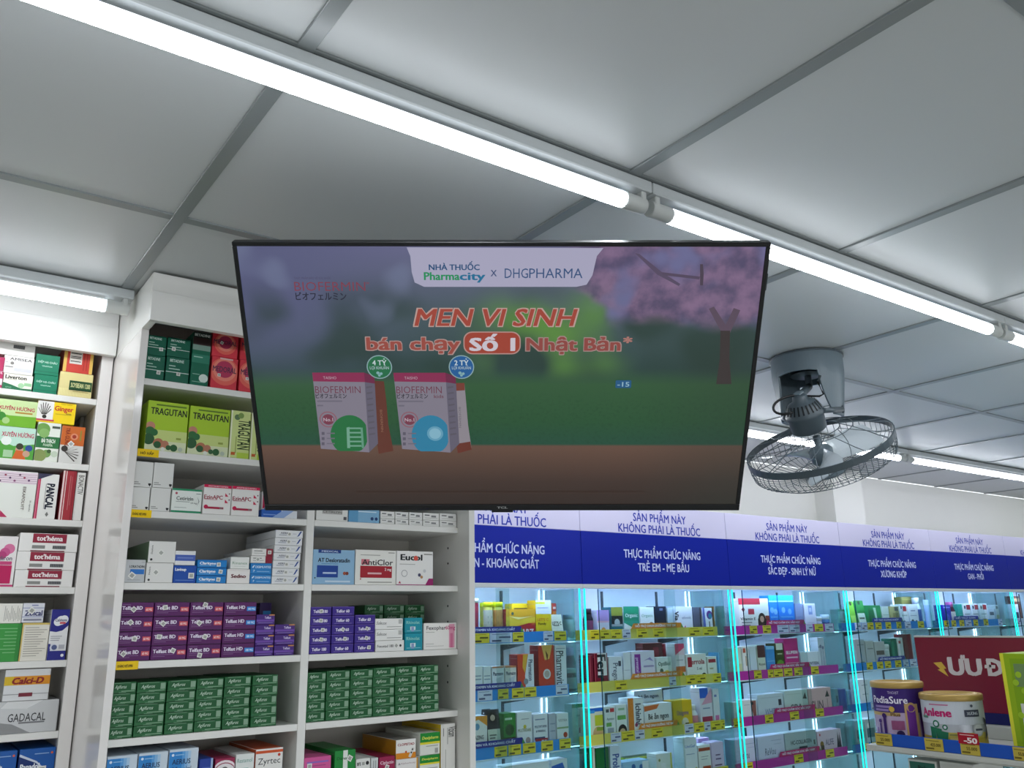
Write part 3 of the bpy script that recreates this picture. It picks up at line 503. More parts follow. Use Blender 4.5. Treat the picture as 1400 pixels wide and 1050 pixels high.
for ci, (a, b, tops) in enumerate(((347.5, 373, (883, 869, 855, 840)), (374, 401.5, (881.5, 867.5, 853.5)))):
    X0, X1 = Xp(a, yw, LEV[4]), Xp(b, yw, LEV[4]); h = (Zt(tops[-1], (X0 + X1) / 2, yw) - LEV[4]) / len(tops); first = None
    for q in range(len(tops)):
        lb = '%s small violet box in the stack %s' % (('bottom', 'second', 'third', 'top')[q] if len(tops) == 4 else ('bottom', 'middle', 'top')[q], 'touching the purple boxes' if ci == 0 else 'nearest the divider, three boxes high'.replace('nearest', 'next to'))
        if first is None: first = carton(lb, GV, X0, X1, yw, .1, LEV[4], LEV[4] + h, '#4a2a7c', tf)
        else:
            o = copy_tree(first); o.location.z += q * h; o['label'] = lb
Xa, Xb = Xp(351, 2.075, LEV[4]), Xp(368, 2.075, LEV[4])
carton('dark violet box with blue pill standing in shadow behind the violet stack', GV, Xa, Xb, 2.075, .08, LEV[4], Zt(824, Xa, 2.075), '#33195a', [R(.3, .76, .95, .84, '#2f86c8'), LN(.6, '#5f4a88', .1, .8, .02), LN(.4, '#5f4a88', .1, .8, .02)])
# fifth row, column by the glass display
te = [T('Telfor 60', .47, .5, .34, '#e6e0f4', .6, bold=.05), LN(.14, '#7f6ab8', .1, .9, .05), LN(.92, '#6a55a8', 0, 1, .06)]
te8 = [T('Telfor 180', .47, .5, .34, '#e6e0f4', .68, bold=.05), LN(.14, '#7f6ab8', .1, .9, .05), LN(.92, '#6a55a8', 0, 1, .06)]
GT = 'indigo allergy boxes beside the divider'
for ci, (a, b, n, yt) in enumerate(((422, 451.3, 5, 829.5), (452.3, 483, 5, 829), (484, 512, 4, 840.5))):
    X0, X1 = max(Xp(a, yw, LEV[4]), .8235), Xp(b, yw, LEV[4]); h = (Zt(yt, (X0 + X1) / 2, yw) - LEV[4]) / n; first = None
    for q in range(n):
        lb = '%s indigo box in the %s stack from the divider' % (('bottom', 'second', 'third', 'fourth', 'fifth')[q], ('first', 'second', 'third')[ci])
        if first is None: first = o = carton(lb, GT, X0, X1, yw, .11, LEV[4], LEV[4] + h, '#3d2a8a', te8 if ci == 0 else te)
        else: o = copy_tree(first); o.location.z += q * h; o['label'] = lb
        fx = {(0, 1): (.55, 8), (0, 2): (.6, 0), (0, 3): (.5, 5), (0, 4): (.5, -5), (1, 1): (.6, 5), (1, 2): (.5, 30), (2, 0): (.72, 2), (2, 1): (.58, 20), (2, 2): (.6, 20)}.get((ci, q))
        if fx: STK[o.name] = fx
    for o in [x for x in COL.objects if x.name in STK and x.get('group') == GT and abs(x.location.x - first.location.x) < 1e-4]:
        stick(o, X1 - X0, h, .11, STK[o.name][0], .5, .0085, STK[o.name][1])
z = W_(4, 513, 552.5, 875.5, '#e8e8e5', [T('Fexostad 180', .34, .5, .26, '#4a4a4e', .56, bold=.02), C(.87, .5, .12, '#2d2e30')], 'bottom white flat box with black heart, under two script boxes', sticker=(.72, .5, .011, 40), d=.11)
sfx = [T('Sufecox', .22, .6, .3, '#2d2e30', .36, bold=.0, shear=.3), LN(.2, '#8a8a88', .42, .95, .05), R(.84, .5, .97, .9, '#b9bab8')]
z = W_(4, 512.8, 550.5, 860.5, '#ebebe8', sfx, 'middle white box with black script name, on the flat heart box', z0=z, d=.11)
W_(4, 512.6, 550.8, 845.5, '#ebebe8', sfx, 'top white box with black script name, beside the teal pair', z0=z, d=.11)
tl = [T('Rhinolat', .46, .7, .2, '#8fd0c8', .76, bold=.02), R(.1, .12, .9, .16, '#7fc4d0'), R(.3, .2, .6, .42, '#d6e8ea'), R(.36, .1, .52, .4, '#8aa0c8')]
z = W_(4, 553.3, 577.5, 865.5, '#1d93a6', tl, 'lower of two teal boxes beside the pink-striped white box', d=.11)
W_(4, 553.3, 577.5, 844.5, '#1d93a6', tl, 'upper of two teal boxes beside the pink-striped white box', z0=z, d=.11)
W_(4, 579, 624.5, 851.5, '#eceae6', [T('Fexophar', .37, .82, .15, '#3a3540', .58, bold=.01), R(.76, .05, .93, .95, '#e2a0b8'), R(.8, .05, .88, .6, '#d6789c'), T('60mg', .8, .82, .15, '#c4407a', .3, bold=.01), LN(.64, '#b5b4b0', .06, .32, .02), LN(.2, '#b5b4b0', .06, .3, .02), LN(.12, '#b5b4b0', .06, .6, .015)], 'wide white box with vertical pink stripe at the shelf end', d=.13)
# green boxes in two long blocks
ag = [R(0, 0, 1, .12, '#285e38'), R(.04, .3, .96, .92, '#1f5a33'), T('Agifuros', .36, .62, .34, '#cfe6d2', .46, bold=.0, shear=.35), R(.8, .3, .97, .88, '#86a58c'), LN(.16, '#8fb596', .4, .95, .06), LN(.06, '#7aa584', .3, .6, .04), LN(.93, '#78a584', .1, .75, .05)]
GREEN = '#2c6b40'; GG1, GG2 = 'green script boxes in the corner-side compartment', 'green script boxes in the compartment beside the glass display'
O6 = ('first', 'second', 'third', 'fourth', 'fifth', 'sixth'); L5 = ('lowest', 'second lowest', 'middle', 'second highest', 'highest')
def block(cols, yts, g, anchor, lo):
    first = None
    for ci, (a, b) in enumerate(cols):
        X0, X1 = max(Xp(a, yw, LEV[5]), lo), Xp(b, yw, LEV[5]); h = (Zt(yts[ci], (X0 + X1) / 2, yw) - LEV[5]) / 5; base = None
        jit = random.uniform(0, .006)
        for q in range(5):
            lb = '%s green script box in the %s stack from the %s' % (L5[q], O6[ci], anchor)
            if base is None: base = o = carton(lb, g, X0, X1, yw + jit, .16, LEV[5], LEV[5] + h, GREEN, ag)
            else: o = copy_tree(base); o.location.z += q * h; o.location.y += random.uniform(0, .004); o['label'] = lb
block([(140, 180.5), (181.8, 222.6), (224, 263.7), (264.8, 302), (304, 341), (342.5, 377.5)], (933, 932.5, 930, 927.5, 925, 923), GG1, 'corner panel', .4085)
block([(414, 444.5), (445.3, 477.5), (478.5, 509.6), (510.4, 540.3), (541.6, 571), (572, 600.7)], (919.5, 917, 915.3, 913, 911, 909.5), GG2, 'divider', .8235)
# two green boxes lying behind the white and teal ones, on their own support box
for ci, (a, b) in enumerate(((497, 523), (524, 552), (553, 580))):
    Yb = 2.075; X0, X1 = Xp(a, Yb, LEV[4]), Xp(b, Yb, LEV[4]); zt = Zt(827, (X0 + X1) / 2, Yb); hh = .021
    for q in range(5):
        carton('%s green script box behind the white and teal boxes, %s column' % (('highest', 'second highest', 'middle', 'second lowest', 'lowest')[q], ('first', 'second', 'third')[ci]), 'green script boxes in the shadow of the fifth shelf', X0, X1, Yb, .1, LEV[4] + (4 - q) * (zt - LEV[4]) / 5, LEV[4] + (5 - q) * (zt - LEV[4]) / 5, GREEN, ag)
# lowest visible row
ae = [R(0, 0, .44, .96, '#2f86cf'), R(.44, 0, .54, .96, '#5a9fdc'), R(.54, 0, .64, .96, '#84b6e2'), R(.64, 0, .74, .96, '#a9cae6'), C(.12, .91, .022, '#d8e8f6'), LN(.9, '#8fc0e6', .2, .5, .015), T('AERIUS', .42, .8, .085, '#1f3358', .62, bold=.02), T('0.5 mg/ml', .44, .68, .08, '#1f3358', .66, bold=.0)]
for q, (a, b, yt) in enumerate(((138, 181, 1033), (182.3, 223.5, 1028.5), (225, 266, 1023.5))):
    W_(6, a, b, yt, '#c9d6e2', ae, 'blue and white syrup box, %s from the corner panel in the lowest row' % O6[q], d=.14)
W_(6, 268, 287, 1037, '#26419a', [LN(.8, '#5f78c4', .2, .8, .02), R(.85, 0, 1, 1, '#9fb8dc')], 'small dark blue box between syrup boxes and crimson box', d=.16)
W_(6, 290, 317.5, 1036.5, '#9a2a50', [C(.5, .62, .34, '#eadde2'), C(.5, .62, .29, '#9a2a50'), C(.5, .62, .27, '#e6e0e2'), C(.5, .74, .08, '#6a6a6c')], 'crimson box with large white ring in the lowest row', d=.16)
W_(6, 318.5, 344.5, 1030.5, '#e2e6e3', [T('Restamol', .48, .87, .09, '#8fb0a8', .8), LN(.7, '#9ac0b8', .1, .7, .012), R(.08, .52, .3, .62, '#3f8a98'), P([(.5, .48), (.62, .55), (.9, .68), (.66, .52)], '#3f6a68')], 'white box with pale teal name beside the orange-striped white box', d=.16)
W_(6, 346, 384, 1023, '#e9e7e3', [R(0, .91, 1, .965, '#d0562a'), T('Zyrtec', .5, .76, .13, '#3a3b3d', .82, bold=.0), C(.86, .86, .03, '#c8402c')], 'white allergy box with orange stripe at the end of the lowest row', d=.18, side='#c65a32', top='#c65a32')
zb = LEV[6]
z = W_(6, 414, 450, 1053, '#2f6fb8', [LN(.5, '#8fb8e2', .1, .9, .04)], 'blue box lying under the flat pink box', d=.16)
W_(6, 414.5, 452.5, 1034.5, '#d65a9a', [LN(.55, '#8f6ac0', .1, .9, .12), LN(.3, '#b04a88', .2, .8, .08)], 'flat pink box beside the divider in the lowest row', z0=z, d=.16, sticker=(.2, .35, .011, 0))
W_(6, 456, 485, 1025.5, '#1f8a3c', [R(.4, 0, .62, 1, '#e6eae4'), T('Danapha', .5, .8, .08, '#155f2a', .8, bold=.03)], 'green box crossed by a white band in the lowest row', d=.18, sticker=(.72, .78, .012, 30))
W_(6, 485.8, 505.5, 1037, '#e6e6e2', [T('BFS', .2, .82, .12, '#2d2e30', .26, bold=.05), C(.8, .83, .07, '#2d2e30')], 'white box with black heart beside the green banded box', d=.18, sticker=(.5, .82, .011, 0))
W_(6, 506.5, 516.5, 1036, '#cfd3d2', [R(.3, .1, .4, .9, '#8a8f90'), R(.6, .1, .7, .9, '#8a8f90')], 'slim silver box edge between the white heart box and crimson box', d=.18)
W_(6, 517.5, 539.5, 1034, '#9a1f4c', [T('Ciplactin', .5, .78, .12, '#e6c4d0', .84, bold=.03)], 'crimson box beside the orange-bottomed white box in the lowest row', d=.18, sticker=(.5, .6, .01, 20))
z = W_(6, 541, 571, 1037, '#e8e4e2', [T('Alphachoay', .55, .8, .08, '#a58a8a', .7, bold=.0), P([(.08, .74), (.2, .74), (.14, .86)], '#9a9a98'), R(.94, 0, 1, 1, '#d8a02a')], 'white box with orange edge under the orange-bottomed box', d=.18)
W_(6, 541, 568.5, 1010.5, '#eae8e4', [R(0, 0, 1, .3, '#d9861c'), T('CLOPISTAD', .5, .74, .13, '#9a2c34', .84, bold=.04), P([(.62, .08), (.74, .02), (.94, .5), (.82, .56)], '#d9d7d2'), C(.83, .44, .05, '#3a3a3a'), C(.77, .28, .05, '#3a3a3a'), C(.5, .34, .06, '#c85a2a')], 'white and orange box with capsule strip drawing, orange flank showing', z0=z, d=.18, side='#b8801e', top='#8c8a84')
z = W_(6, 573.5, 601, 1032, '#e2e4dc', [R(0, .66, 1, 1, '#1f8a34'), T('Dexipharm', .5, .84, .1, '#d8e05a', .8, bold=.04, shear=.2), R(0, .58, 1, .66, '#e0d83a'), LN(.4, '#9a9c94', .2, .9, .03)], 'lower of two green and yellow topped boxes in the lowest row', d=.18)
W_(6, 574, 601.5, 1001.5, '#e2e4dc', [R(0, .58, 1, 1, '#1f8a34'), T('Dexipharm', .5, .78, .14, '#d8e05a', .8, bold=.04, shear=.2), R(0, .48, 1, .58, '#e0d83a'), LN(.38, '#9a9c94', .3, .9, .03), R(.74, .06, .9, .28, '#a5a6a0')], 'upper of two green and yellow topped boxes in the lowest row', z0=z, d=.18)
W_(6, 602.5, 622.5, 989.5, '#e4e3de', [T('Vizicam', .82, .84, .2, '#3a3b3d', .2, -90, .02), R(.16, .76, .2, .92, '#6a6b6a'), R(.44, .6, .48, .92, '#8a8b88'), R(.3, .1, .34, .5, '#a5a6a0'), R(.12, .0, .14, 1, '#c4c3bc')], 'tall white box with vertical print against the end panel', d=.2, side='#d8b828')

# ------------------------------------------------------------------ glass display cabinets
YG, YS, YBK = 2.40, 2.47, 2.64
BX = [1.2425 + .785 * k for k in range(7)]
GZ = [zz(z) for z in (-.0705, -.2495, -.4245, -.593, -.765)]
BAYN = ('vitamin', 'child and mother', 'beauty', 'joint', 'liver and lung', 'farthest-along')
SIGN = [('VITAMIN - KHOÁNG CHẤT', .46), ('TRẺ EM - MẸ BẦU', .35), ('SẮC ĐẸP - SINH LÝ NỮ', .42), ('XƯƠNG KHỚP', .285), ('GAN - PHỔI', .21), ('TIM MẠCH', .24)]
BASEC = ('#2c8ce0', '#d9cd62', '#b8369c', '#2f86d8', '#2f86d8', '#d8dde4')
TABC = ('#20268c', '#e08a2c', '#c01f6a', '#1f2f94', '#1f2f94', '#1f2f94')
TABT = ('VITAMIN VÀ KHOÁNG CHẤT', 'HỖ TRỢ DINH DƯỠNG TRẺ EM', 'HỖ TRỢ CHĂM SÓC SẮC ĐẸP', 'HỖ TRỢ XƯƠNG KHỚP', 'HỖ TRỢ GAN', '')
TABP = [[(640, 711), (640, 711), (630, 713)], [(862, 930), (861, 932), (872, 925)], [(1046, 1098), (1051, 1105), (1057, 1113), (1064, 1119)], [(1191, 1232), (1199, 1236)], [(1303, 1336)], []]
Y_, W__ = 'y', 'w'
TAGS = [[[(646, 668, 'y'), (669, 699, 'w'), (700, 715, 'y'), (742, 755, 'w'), (757, 773, 'y')], [(652, 672, 'w'), (680, 694, 'y'), (699, 715, 'y'), (716, 732, 'y'), (759, 775, 'w')], [(675, 692, 'y'), (694, 711, 'y'), (714, 731, 'y'), (739, 755, 'y'), (764, 780, 'y')], [(700, 716, 'y'), (740, 756, 'y')]],
        [[(806, 818, 'y'), (819, 832, 'y'), (834, 848, 'y'), (850, 861, 'w'), (870, 884, 'y'), (892, 906, 'y'), (941, 956, 'y'), (960, 975, 'y')], [(840, 856, 'y'), (914, 923, 'w'), (937, 950, 'y'), (951, 964, 'y'), (974, 988, 'y')], [(834, 848, 'w'), (849, 866, 'y'), (867, 880, 'w'), (890, 905, 'y'), (935, 947, 'w'), (949, 961, 'y'), (962, 970, 'w'), (971, 984, 'y'), (985, 996, 'y')], [(840, 856, 'y'), (930, 946, 'y'), (985, 1000, 'y')]],
        [[(1024, 1034, 'y'), (1042, 1053, 'y'), (1062, 1077, 'w'), (1078, 1092, 'w'), (1101, 1110, 'w'), (1113, 1124, 'y'), (1127, 1138, 'w')], [(1030, 1040, 'y'), (1049, 1056, 'y'), (1057, 1069, 'y'), (1071, 1082, 'y'), (1085, 1096, 'y'), (1108, 1118, 'y')], [(1002, 1012, 'y'), (1045, 1056, 'y'), (1079, 1091, 'y'), (1114, 1125, 'y')], [(1016, 1028, 'y'), (1085, 1097, 'y'), (1128, 1139, 'y')]],
        [[(1168, 1176, 'w'), (1177, 1184, 'w'), (1185, 1193, 'y'), (1196, 1204, 'y'), (1210, 1217, 'y'), (1225, 1231, 'y'), (1236, 1244, 'w'), (1254, 1262, 'y'), (1273, 1279, 'w')], [(1184, 1192, 'y'), (1198, 1206, 'y'), (1209, 1217, 'y'), (1223, 1231, 'y'), (1234, 1241, 'w'), (1243, 1252, 'w')], [(1190, 1198, 'w')], [(1180, 1187, 'y'), (1190, 1197, 'y')]],
        [[(1290, 1296, 'y'), (1300, 1306, 'y'), (1311, 1317, 'y'), (1319, 1327, 'w'), (1330, 1336, 'y'), (1344, 1350, 'y'), (1364, 1372, 'w')], [], []], [[(1388, 1396, 'w')]]]
MG = lambda c: M(c, .3)
for k in range(6):
    a, b = BX[k], BX[k + 1]
    g = thing('display_cabinet', 'glass-fronted lit display cabinet under the blue %s sign' % BAYN[k] if k < 5 else 'last glass display cabinet of the row, cut by the picture edge', 'cabinet', ((a + b) / 2, 2.53, 0), 'glass display cabinets along the back wall')
    part(bx(a + .0005, b - .0005, YBK, YBK + .015, zz(-.9), zz(.415), mat=surf('pale_backing', '#c9d0d6', .5, 10, .02)) if k == 0 else bx(a + .0005, b - .0005, YBK, YBK + .015, zz(-.9), zz(.415), mat=bpy.data.materials['pale_backing']), 'back_panel', g)
    part(bx(a + .0005, b - .0005, 2.41, YBK - .0005, 0, zz(-.9)), 'base_unit', g)
    part(bx(a + .0005, b - .0005, YG - .004, 2.415, zz(.1065), zz(.1205), mat=M_TRAY), 'door_rail', g)
    # sign board: pale band over a blue band, both printed
    m = MB(); x0, x1 = a + .001, b - .001; W = x1 - x0
    m.box(x0, x1, YG - .002, YBK - .002, zz(.121), zz(.308), M('#0b1f92', .35, 0, 0, .25), .001)
    m.box(x0, x1, YG, YBK - .002, zz(.3085), zz(.417), M('#c9c6e2', .35), .001)
    m.art((x0, YG - .002, zz(.121)), (1, 0, 0), (0, 0, 1), W, .187, [T('THỰC PHẨM CHỨC NĂNG', .525, .61, .165, '#c5cdf0', .525, bold=.025), T(SIGN[k][0], .525, .35, .165, '#c5cdf0', SIGN[k][1], bold=.025)], mk=MG)
    m.art((x0, YG, zz(.3085)), (1, 0, 0), (0, 0, 1), W, .1085, [T('SẢN PHẨM NÀY', .52, .6, .3, '#2b3aa4', .365, bold=.025), T('KHÔNG PHẢI LÀ THUỐC', .52, .2, .3, '#2b3aa4', .565, bold=.025)], mk=MG)
    part(m, 'sign_board', g)
    for x in (a + .009, b - .014):
        part(bx(x, x + .005, YG + .006, YBK - .006, zz(-.9), zz(.106), mat=M_SIDE, c=0), 'side_panel', g)
        part(bx(x + .0003, x + .0047, YG + .001, YG + .0055, zz(-.89), zz(.106), mat=M_AQUA, c=0), 'light_strip', g)
        part(bx(x + .001, x + .0035, YBK - .0045, YBK - .001, zz(-.89), zz(.106), mat=M_LED, c=0), 'light_strip', g)
    part(bx(a + .03, b - .03, 2.440, 2.450, zz(.113), zz(.1195), mat=M_FILLF, c=0), 'light_strip', g)  # hidden strip, added as front light for the stock
    for q, (d0, d1, yd) in enumerate(((a + .085, a + .475, YG + .012), (a + .43, b - .02, YG + .022))):
        m = MB(); V = (d0, d1, yd, yd + .005, zz(-.88), zz(.105))
        m.box(*V, M_DOOR, 0); n0 = len(m.f)
        if q == 0: m.m[4] = m.mi(M_GEDGE)
        part(m, 'sliding_door', g)
    for xu in (a + .3, a + .6):
        part(bx(xu - .006, xu + .006, YBK - .004, YBK - .0002, zz(-.9), zz(.105), mat=M('#3a4248', .4)), 'shelf_upright', g)
    for i, z in enumerate(GZ):
        m = MB(); m.box(a + .0165, b - .0165, YS, YBK - .005, z - .006, z, M_SHELFG, 0, fm=M_GEDGE); part(m, 'glass_shelf', g)
        for xu in (a + .3, a + .6):
            m = MB(); y1 = YBK - .0045; q = [(y1, z - .0065), (y1 - .13, z - .0065), (y1 - .13, z - .012), (y1, z - .032)]
            for s in (-.0015, .0015): m.face([(xu + s, yy, zq) for yy, zq in (q if s < 0 else q[::-1])], M('#3a4248', .4))
            for e in range(4): m.face([(xu - .0015, *q[e]), (xu + .0015, *q[e]), (xu + .0015, *q[(e + 1) % 4]), (xu - .0015, *q[(e + 1) % 4])], M('#3a4248', .4))
            part(m, 'shelf_bracket', g)
        part(bx(a + .03, b - .03, YS + .060, YS + .068, z - .0080, z - .0064, mat=M_FILLS, c=0), 'light_strip', g)  # added strip, set back out of view, that brightens the shelf below
        if i < 4:
            sh = .033; m = MB(); m.box(a + .018, b - .022, YS - .0035, YS - .0015, z - .003, z + sh, M(BASEC[k], .22), 0)
            m.box(a + .018, b - .022, YS - .0055, YS - .0005, z - .0065, z - .002, M('#c9d8dc', .25), .0005)
            strip = part(m, 'price_strip', g)
            for px0, px1, cc in (TAGS[k][i] if i < len(TAGS[k]) else ()):
                t0, t1 = max(x_at(px0, YS, z + .015), a + .019), min(x_at(px1, YS, z + .015), b - .023)
                if t1 - t0 < .008: continue
                m = MB(); m.box(t0, t1, YS - .0052, YS - .0038, z + .0005, z + sh - .001, M('#e6cf35' if cc == 'y' else '#cfd3e6', .3), 0)
                m.art((t0, YS - .0052, z + .0005), (1, 0, 0), (0, 0, 1), t1 - t0, sh - .0015, [R(.08, .82, .8, .88, '#8d7a20' if cc == 'y' else '#8a90ac'), R(.4, .45, .92, .62, '#6a5a14' if cc == 'y' else '#5a6088'), R(.08, .1, .5, .28, '#5a4d10' if cc == 'y' else '#4d5478')])
                o = m.build('price_tag', strip)
            if i < len(TABP[k]):
                t0, t1 = max(x_at(TABP[k][i][0], YS, z + .04), a + .019), x_at(TABP[k][i][1], YS, z + .04)
                m = MB(); q = [(t0, z + sh), (t1 + .012, z + sh), (t1, z + sh + .019), (t0 + (.012 if k else 0), z + sh + .019)]
                for dy, rv in ((-.005, False), (-.0035, True)): m.face([(x, YS + dy, zq) for x, zq in (q[::-1] if rv else q)], M(TABC[k], .3))
                for e in range(4): m.face([(q[e][0], YS - .005, q[e][1]), (q[e][0], YS - .0035, q[e][1]), (q[(e + 1) % 4][0], YS - .0035, q[(e + 1) % 4][1]), (q[(e + 1) % 4][0], YS - .005, q[(e + 1) % 4][1])], M(TABC[k], .3))
                m.face([(t1 - .002, YS - .0053, z + sh + .001), (t1 + .0105, YS - .0053, z + sh + .001), (t1 + .002, YS - .0053, z + sh + .015)], M('#4f9a3c', .3))
                m.art((t0, YS - .005, z + sh), (1, 0, 0), (0, 0, 1), t1 - t0, .019, [T(TABT[k], .48, .5, .42, '#e6e8f6', .8, bold=.03)], mk=MG)
                m.build('topic_tab', strip)
# ------------------------------------------------------------------ stock in the glass cabinets
YI = YS + .004
GRPS = 'products behind the glass of the %s cabinet'
SHN = ('top', 'second', 'third', 'fourth')
def spot(k, i, x0, x1, yt, row):
    Yf = YI + (0, .055, .1)[row]; z = GZ[i] + .0005
    X0, X1 = x_at(x0, Yf, z + .03), x_at(x1, Yf, z + .03)
    X0, X1 = max(X0, BX[k] + .018), min(X1, BX[k + 1] - .0225 if row == 0 else BX[k + 1] - .018)
    return Yf, z, X0, X1, min(z_at(yt, (X0 + X1) / 2, Yf), (GZ[i - 1] - .0095) if i else zz(.104))
def lab(d, k, i): return d + ', %s shelf of the %s cabinet' % (SHN[i], ('vitamin', 'child', 'beauty', 'joint', 'liver', 'last')[k])
def G(k, i, x0, x1, yt, base, art, d, row=0, side=None, name='supplement_box', top=None):
    Yf, z, X0, X1, z1 = spot(k, i, x0, x1, yt, row)
    if X1 - X0 < .006: X1 = X0 + .01
    return carton(lab(d, k, i), GRPS % BAYN[k], X0, X1, Yf, (.05, .042, .03)[row], z, z1, base, art, side=side, top=top, name=name, cat='supplement box')
def pot(k, i, x0, x1, yt, body, cap, labelc, d, row=0, neck=.72, capf=.2, tube=False, text=None):
    """bottle or tube: body, screw cap and wrapped label"""
    Yf, z, X0, X1, z1 = spot(k, i, x0, x1, yt, row); r = min((X1 - X0) / 2, .026) - .0004; h = z1 - z
    t = thing('supplement_tube' if tube else 'supplement_bottle', lab(d, k, i), 'tube' if tube else 'bottle', ((X0 + X1) / 2, Yf + r + .0005, z), GRPS % BAYN[k])
    m = MB(); ch = h * capf; n = r if tube else r * neck
    m.lathe([(0, 0), (r * .92, 0), (r, h * .03), (r, (h - ch) * (.97 if tube else .82)), (n, (h - ch) * .985), (n, h - ch)], M(body, .25), 18); m.build('body', t)
    m = MB(); m.lathe([(n * 1.06, h - ch + .0003), (n * 1.08, h - ch * .3), (n * 1.06, h - .001), (n * .96, h), (0, h)], M(cap, .4), 18); m.build('cap', t)
    m = MB(); lo, hi = h * .12, (h - ch) * (.92 if tube else .76); arc = []
    for q in range(13):
        an = math.pi * (1 + q / 12.0); arc.append(((r + .0004) * math.cos(an), (r + .0004) * math.sin(an)))
    for q in range(12):
        (xa, ya), (xb, yb) = arc[q], arc[q + 1]
        m.face([(xa, ya, lo), (xb, yb, lo), (xb, yb, hi), (xa, ya, hi)], M(labelc, .4))
    for f in (.25, .5, .7):
        m.face([(arc[4][0], arc[4][1] - .0006, lo + (hi - lo) * f), (arc[8][0], arc[8][1] - .0006, lo + (hi - lo) * f), (arc[8][0], arc[8][1] - .0006, lo + (hi - lo) * (f + .08)), (arc[4][0], arc[4][1] - .0006, lo + (hi - lo) * (f + .08))], M('#4a4f58', .4))
    m.build('label', t)
    return t
def pouch(k, i, x0, x1, yt, base, art, d, row=0):
    Yf, z, X0, X1, z1 = spot(k, i, x0, x1, yt, row); h = z1 - z; w = X1 - X0 - .0006
    m = MB(); N = 8
    for q in range(N):       # gusseted bag, thick at the foot and flat at the seal
        f0, f1 = q / N, (q + 1) / N; d0, d1 = .018 * (1 - f0) + .0015, .018 * (1 - f1) + .0015
        for s in (-1, 1):
            v = [(-w / 2, s * d0, f0 * h), (w / 2, s * d0, f0 * h), (w / 2, s * d1, f1 * h), (-w / 2, s * d1, f1 * h)]; m.face(v if s < 0 else v[::-1], M(base, .35), True)
        for s in (-1, 1):
            v = [(s * w / 2, -d0, f0 * h), (s * w / 2, d0, f0 * h), (s * w / 2, d1, f1 * h), (s * w / 2, -d1, f1 * h)]; m.face(v if s > 0 else v[::-1], M(base, .35))
    m.face([(-w / 2, -.0195, 0), (-w / 2, .0195, 0), (w / 2, .0195, 0), (w / 2, -.0195, 0)], M(base, .35)); m.face([(-w / 2, -.0015, h), (w / 2, -.0015, h), (w / 2, .0015, h), (-w / 2, .0015, h)], M(base, .35))
    sl = Vector((0, .018, h)).normalized()
    m.art((-w / 2, -.0198, 0), (1, 0, 0), sl, w, math.hypot(h, .018), art, mk=lambda c: M(c, .35))
    o = m.build('supplement_pouch', None, ((X0 + X1) / 2, Yf + .021, z)); return tag(o, lab(d, k, i), 'pouch', GRPS % BAYN[k])
def TX(s, c='#3a3f4a', v=.62, h=.12, w=.8, **kw): return T(s, .5, v, h, c, w, **kw)
LNS = [LN(.44, '#9aa0aa', .15, .8, .025), LN(.36, '#9aa0aa', .15, .65, .025)]
woman = [C(.74, .42, .16, '#2a1f1c'), R(.6, .0, .88, .42, '#2a1f1c'), C(.74, .4, .09, '#c9a088'), P([(.62, 0), (.86, 0), (.8, .28), (.68, .28)], '#4a3a34')]
# vitamin cabinet
pot(0, 0, 644, 657.5, 818, '#8a2238', '#e8e8ea', '#962a40', 'maroon effervescent tube with white cap', tube=True, capf=.1)
pot(0, 0, 660, 669, 824, '#e0d048', '#e2e020', '#c9b84a', 'yellow-capped tube standing behind two others', row=1, tube=True, capf=.13)
pot(0, 0, 665, 676.5, 823, '#e6da6a', '#e8ea18', '#b9b4a0', 'yellow-capped tube beside the maroon tube', tube=True, capf=.13)
pot(0, 0, 678.5, 690.5, 823, '#e6da6a', '#e8ea18', '#c98a4a', 'yellow-capped tube beside the red fizzy drink box', tube=True, capf=.13)
G(0, 0, 692, 732.5, 832.5, '#b8222c', [R(0, .56, 1, 1, '#e2a62a'), P([(0, .4), (.5, .5), (1, .62), (1, .75), (.4, .68), (0, .78)], '#e6c23a'), P([(.1, .78), (.4, .68), (.95, .78), (.5, .74)], '#f2e2a0'), C(.22, .86, .05, '#5f6a5a'), T('CHARZ', .56, .27, .24, '#f2e0d8', .7, bold=.05, shear=.1), R(.86, .5, 1, .56, '#d85a2a')], 'red and yellow box with big white slanted name')
G(0, 0, 700, 731, 825, '#e8c820', [LN(.82, '#3a3320', .1, .9, .06)], 'yellow box peeping over the red and yellow box', row=1)
G(0, 0, 733, 754.5, 820.5, '#e8c41c', [R(0, .66, 1, 1, '#dcdde8'), R(0, .9, .6, .96, '#c9c23a'), T("LET'S C", .45, .52, .07, '#c9581c', .7, bold=.02), T('Family', .4, .42, .06, '#4a3a10', .5, bold=.03), LN(.8, '#8a93c0', .1, .8, .02), C(.75, .2, .05, '#d8a018')], 'tall yellow and white vitamin box beside the beige pouch')
G(0, 0, 756, 772, 824.5, '#dc7a2a', [R(0, .78, 1, 1, '#c23a3a'), LN(.84, '#e8c8c0', .15, .85, .06)], 'orange box with red top behind the beige pouch', row=1)
pouch(0, 0, 757, 772.5, 840, '#e2dfcc', [TX("LET'S C", '#2f2a22', .66, .14, .8, bold=.05), LN(.55, '#6a6558', .2, .7, .03), C(.78, .24, .13, '#6a4a2a'), C(.78, .24, .1, '#7c8a2a'), C(.78, .24, .03, '#e6e6c8'), R(0, 0, .6, .1, '#c9844a')], 'beige pouch with kiwi picture')
pm = [T('Pharmaton', .5, .78, .12, '#2f3f66', .84, bold=.04), P([(.3, .6), (.95, .72), (.6, .3)], '#c9ccd6'), C(.7, .12, .12, '#c9543a'), R(0, .95, 1, 1, '#c9825a')]
G(0, 1, 641, 660, 911, '#dfe4e4', [R(0, 0, 1, .4, '#9fb088'), LN(.7, '#8a98a8', .1, .9, .03), LN(.6, '#8a98a8', .1, .9, .03)], 'pale box with green foot at the side panel')
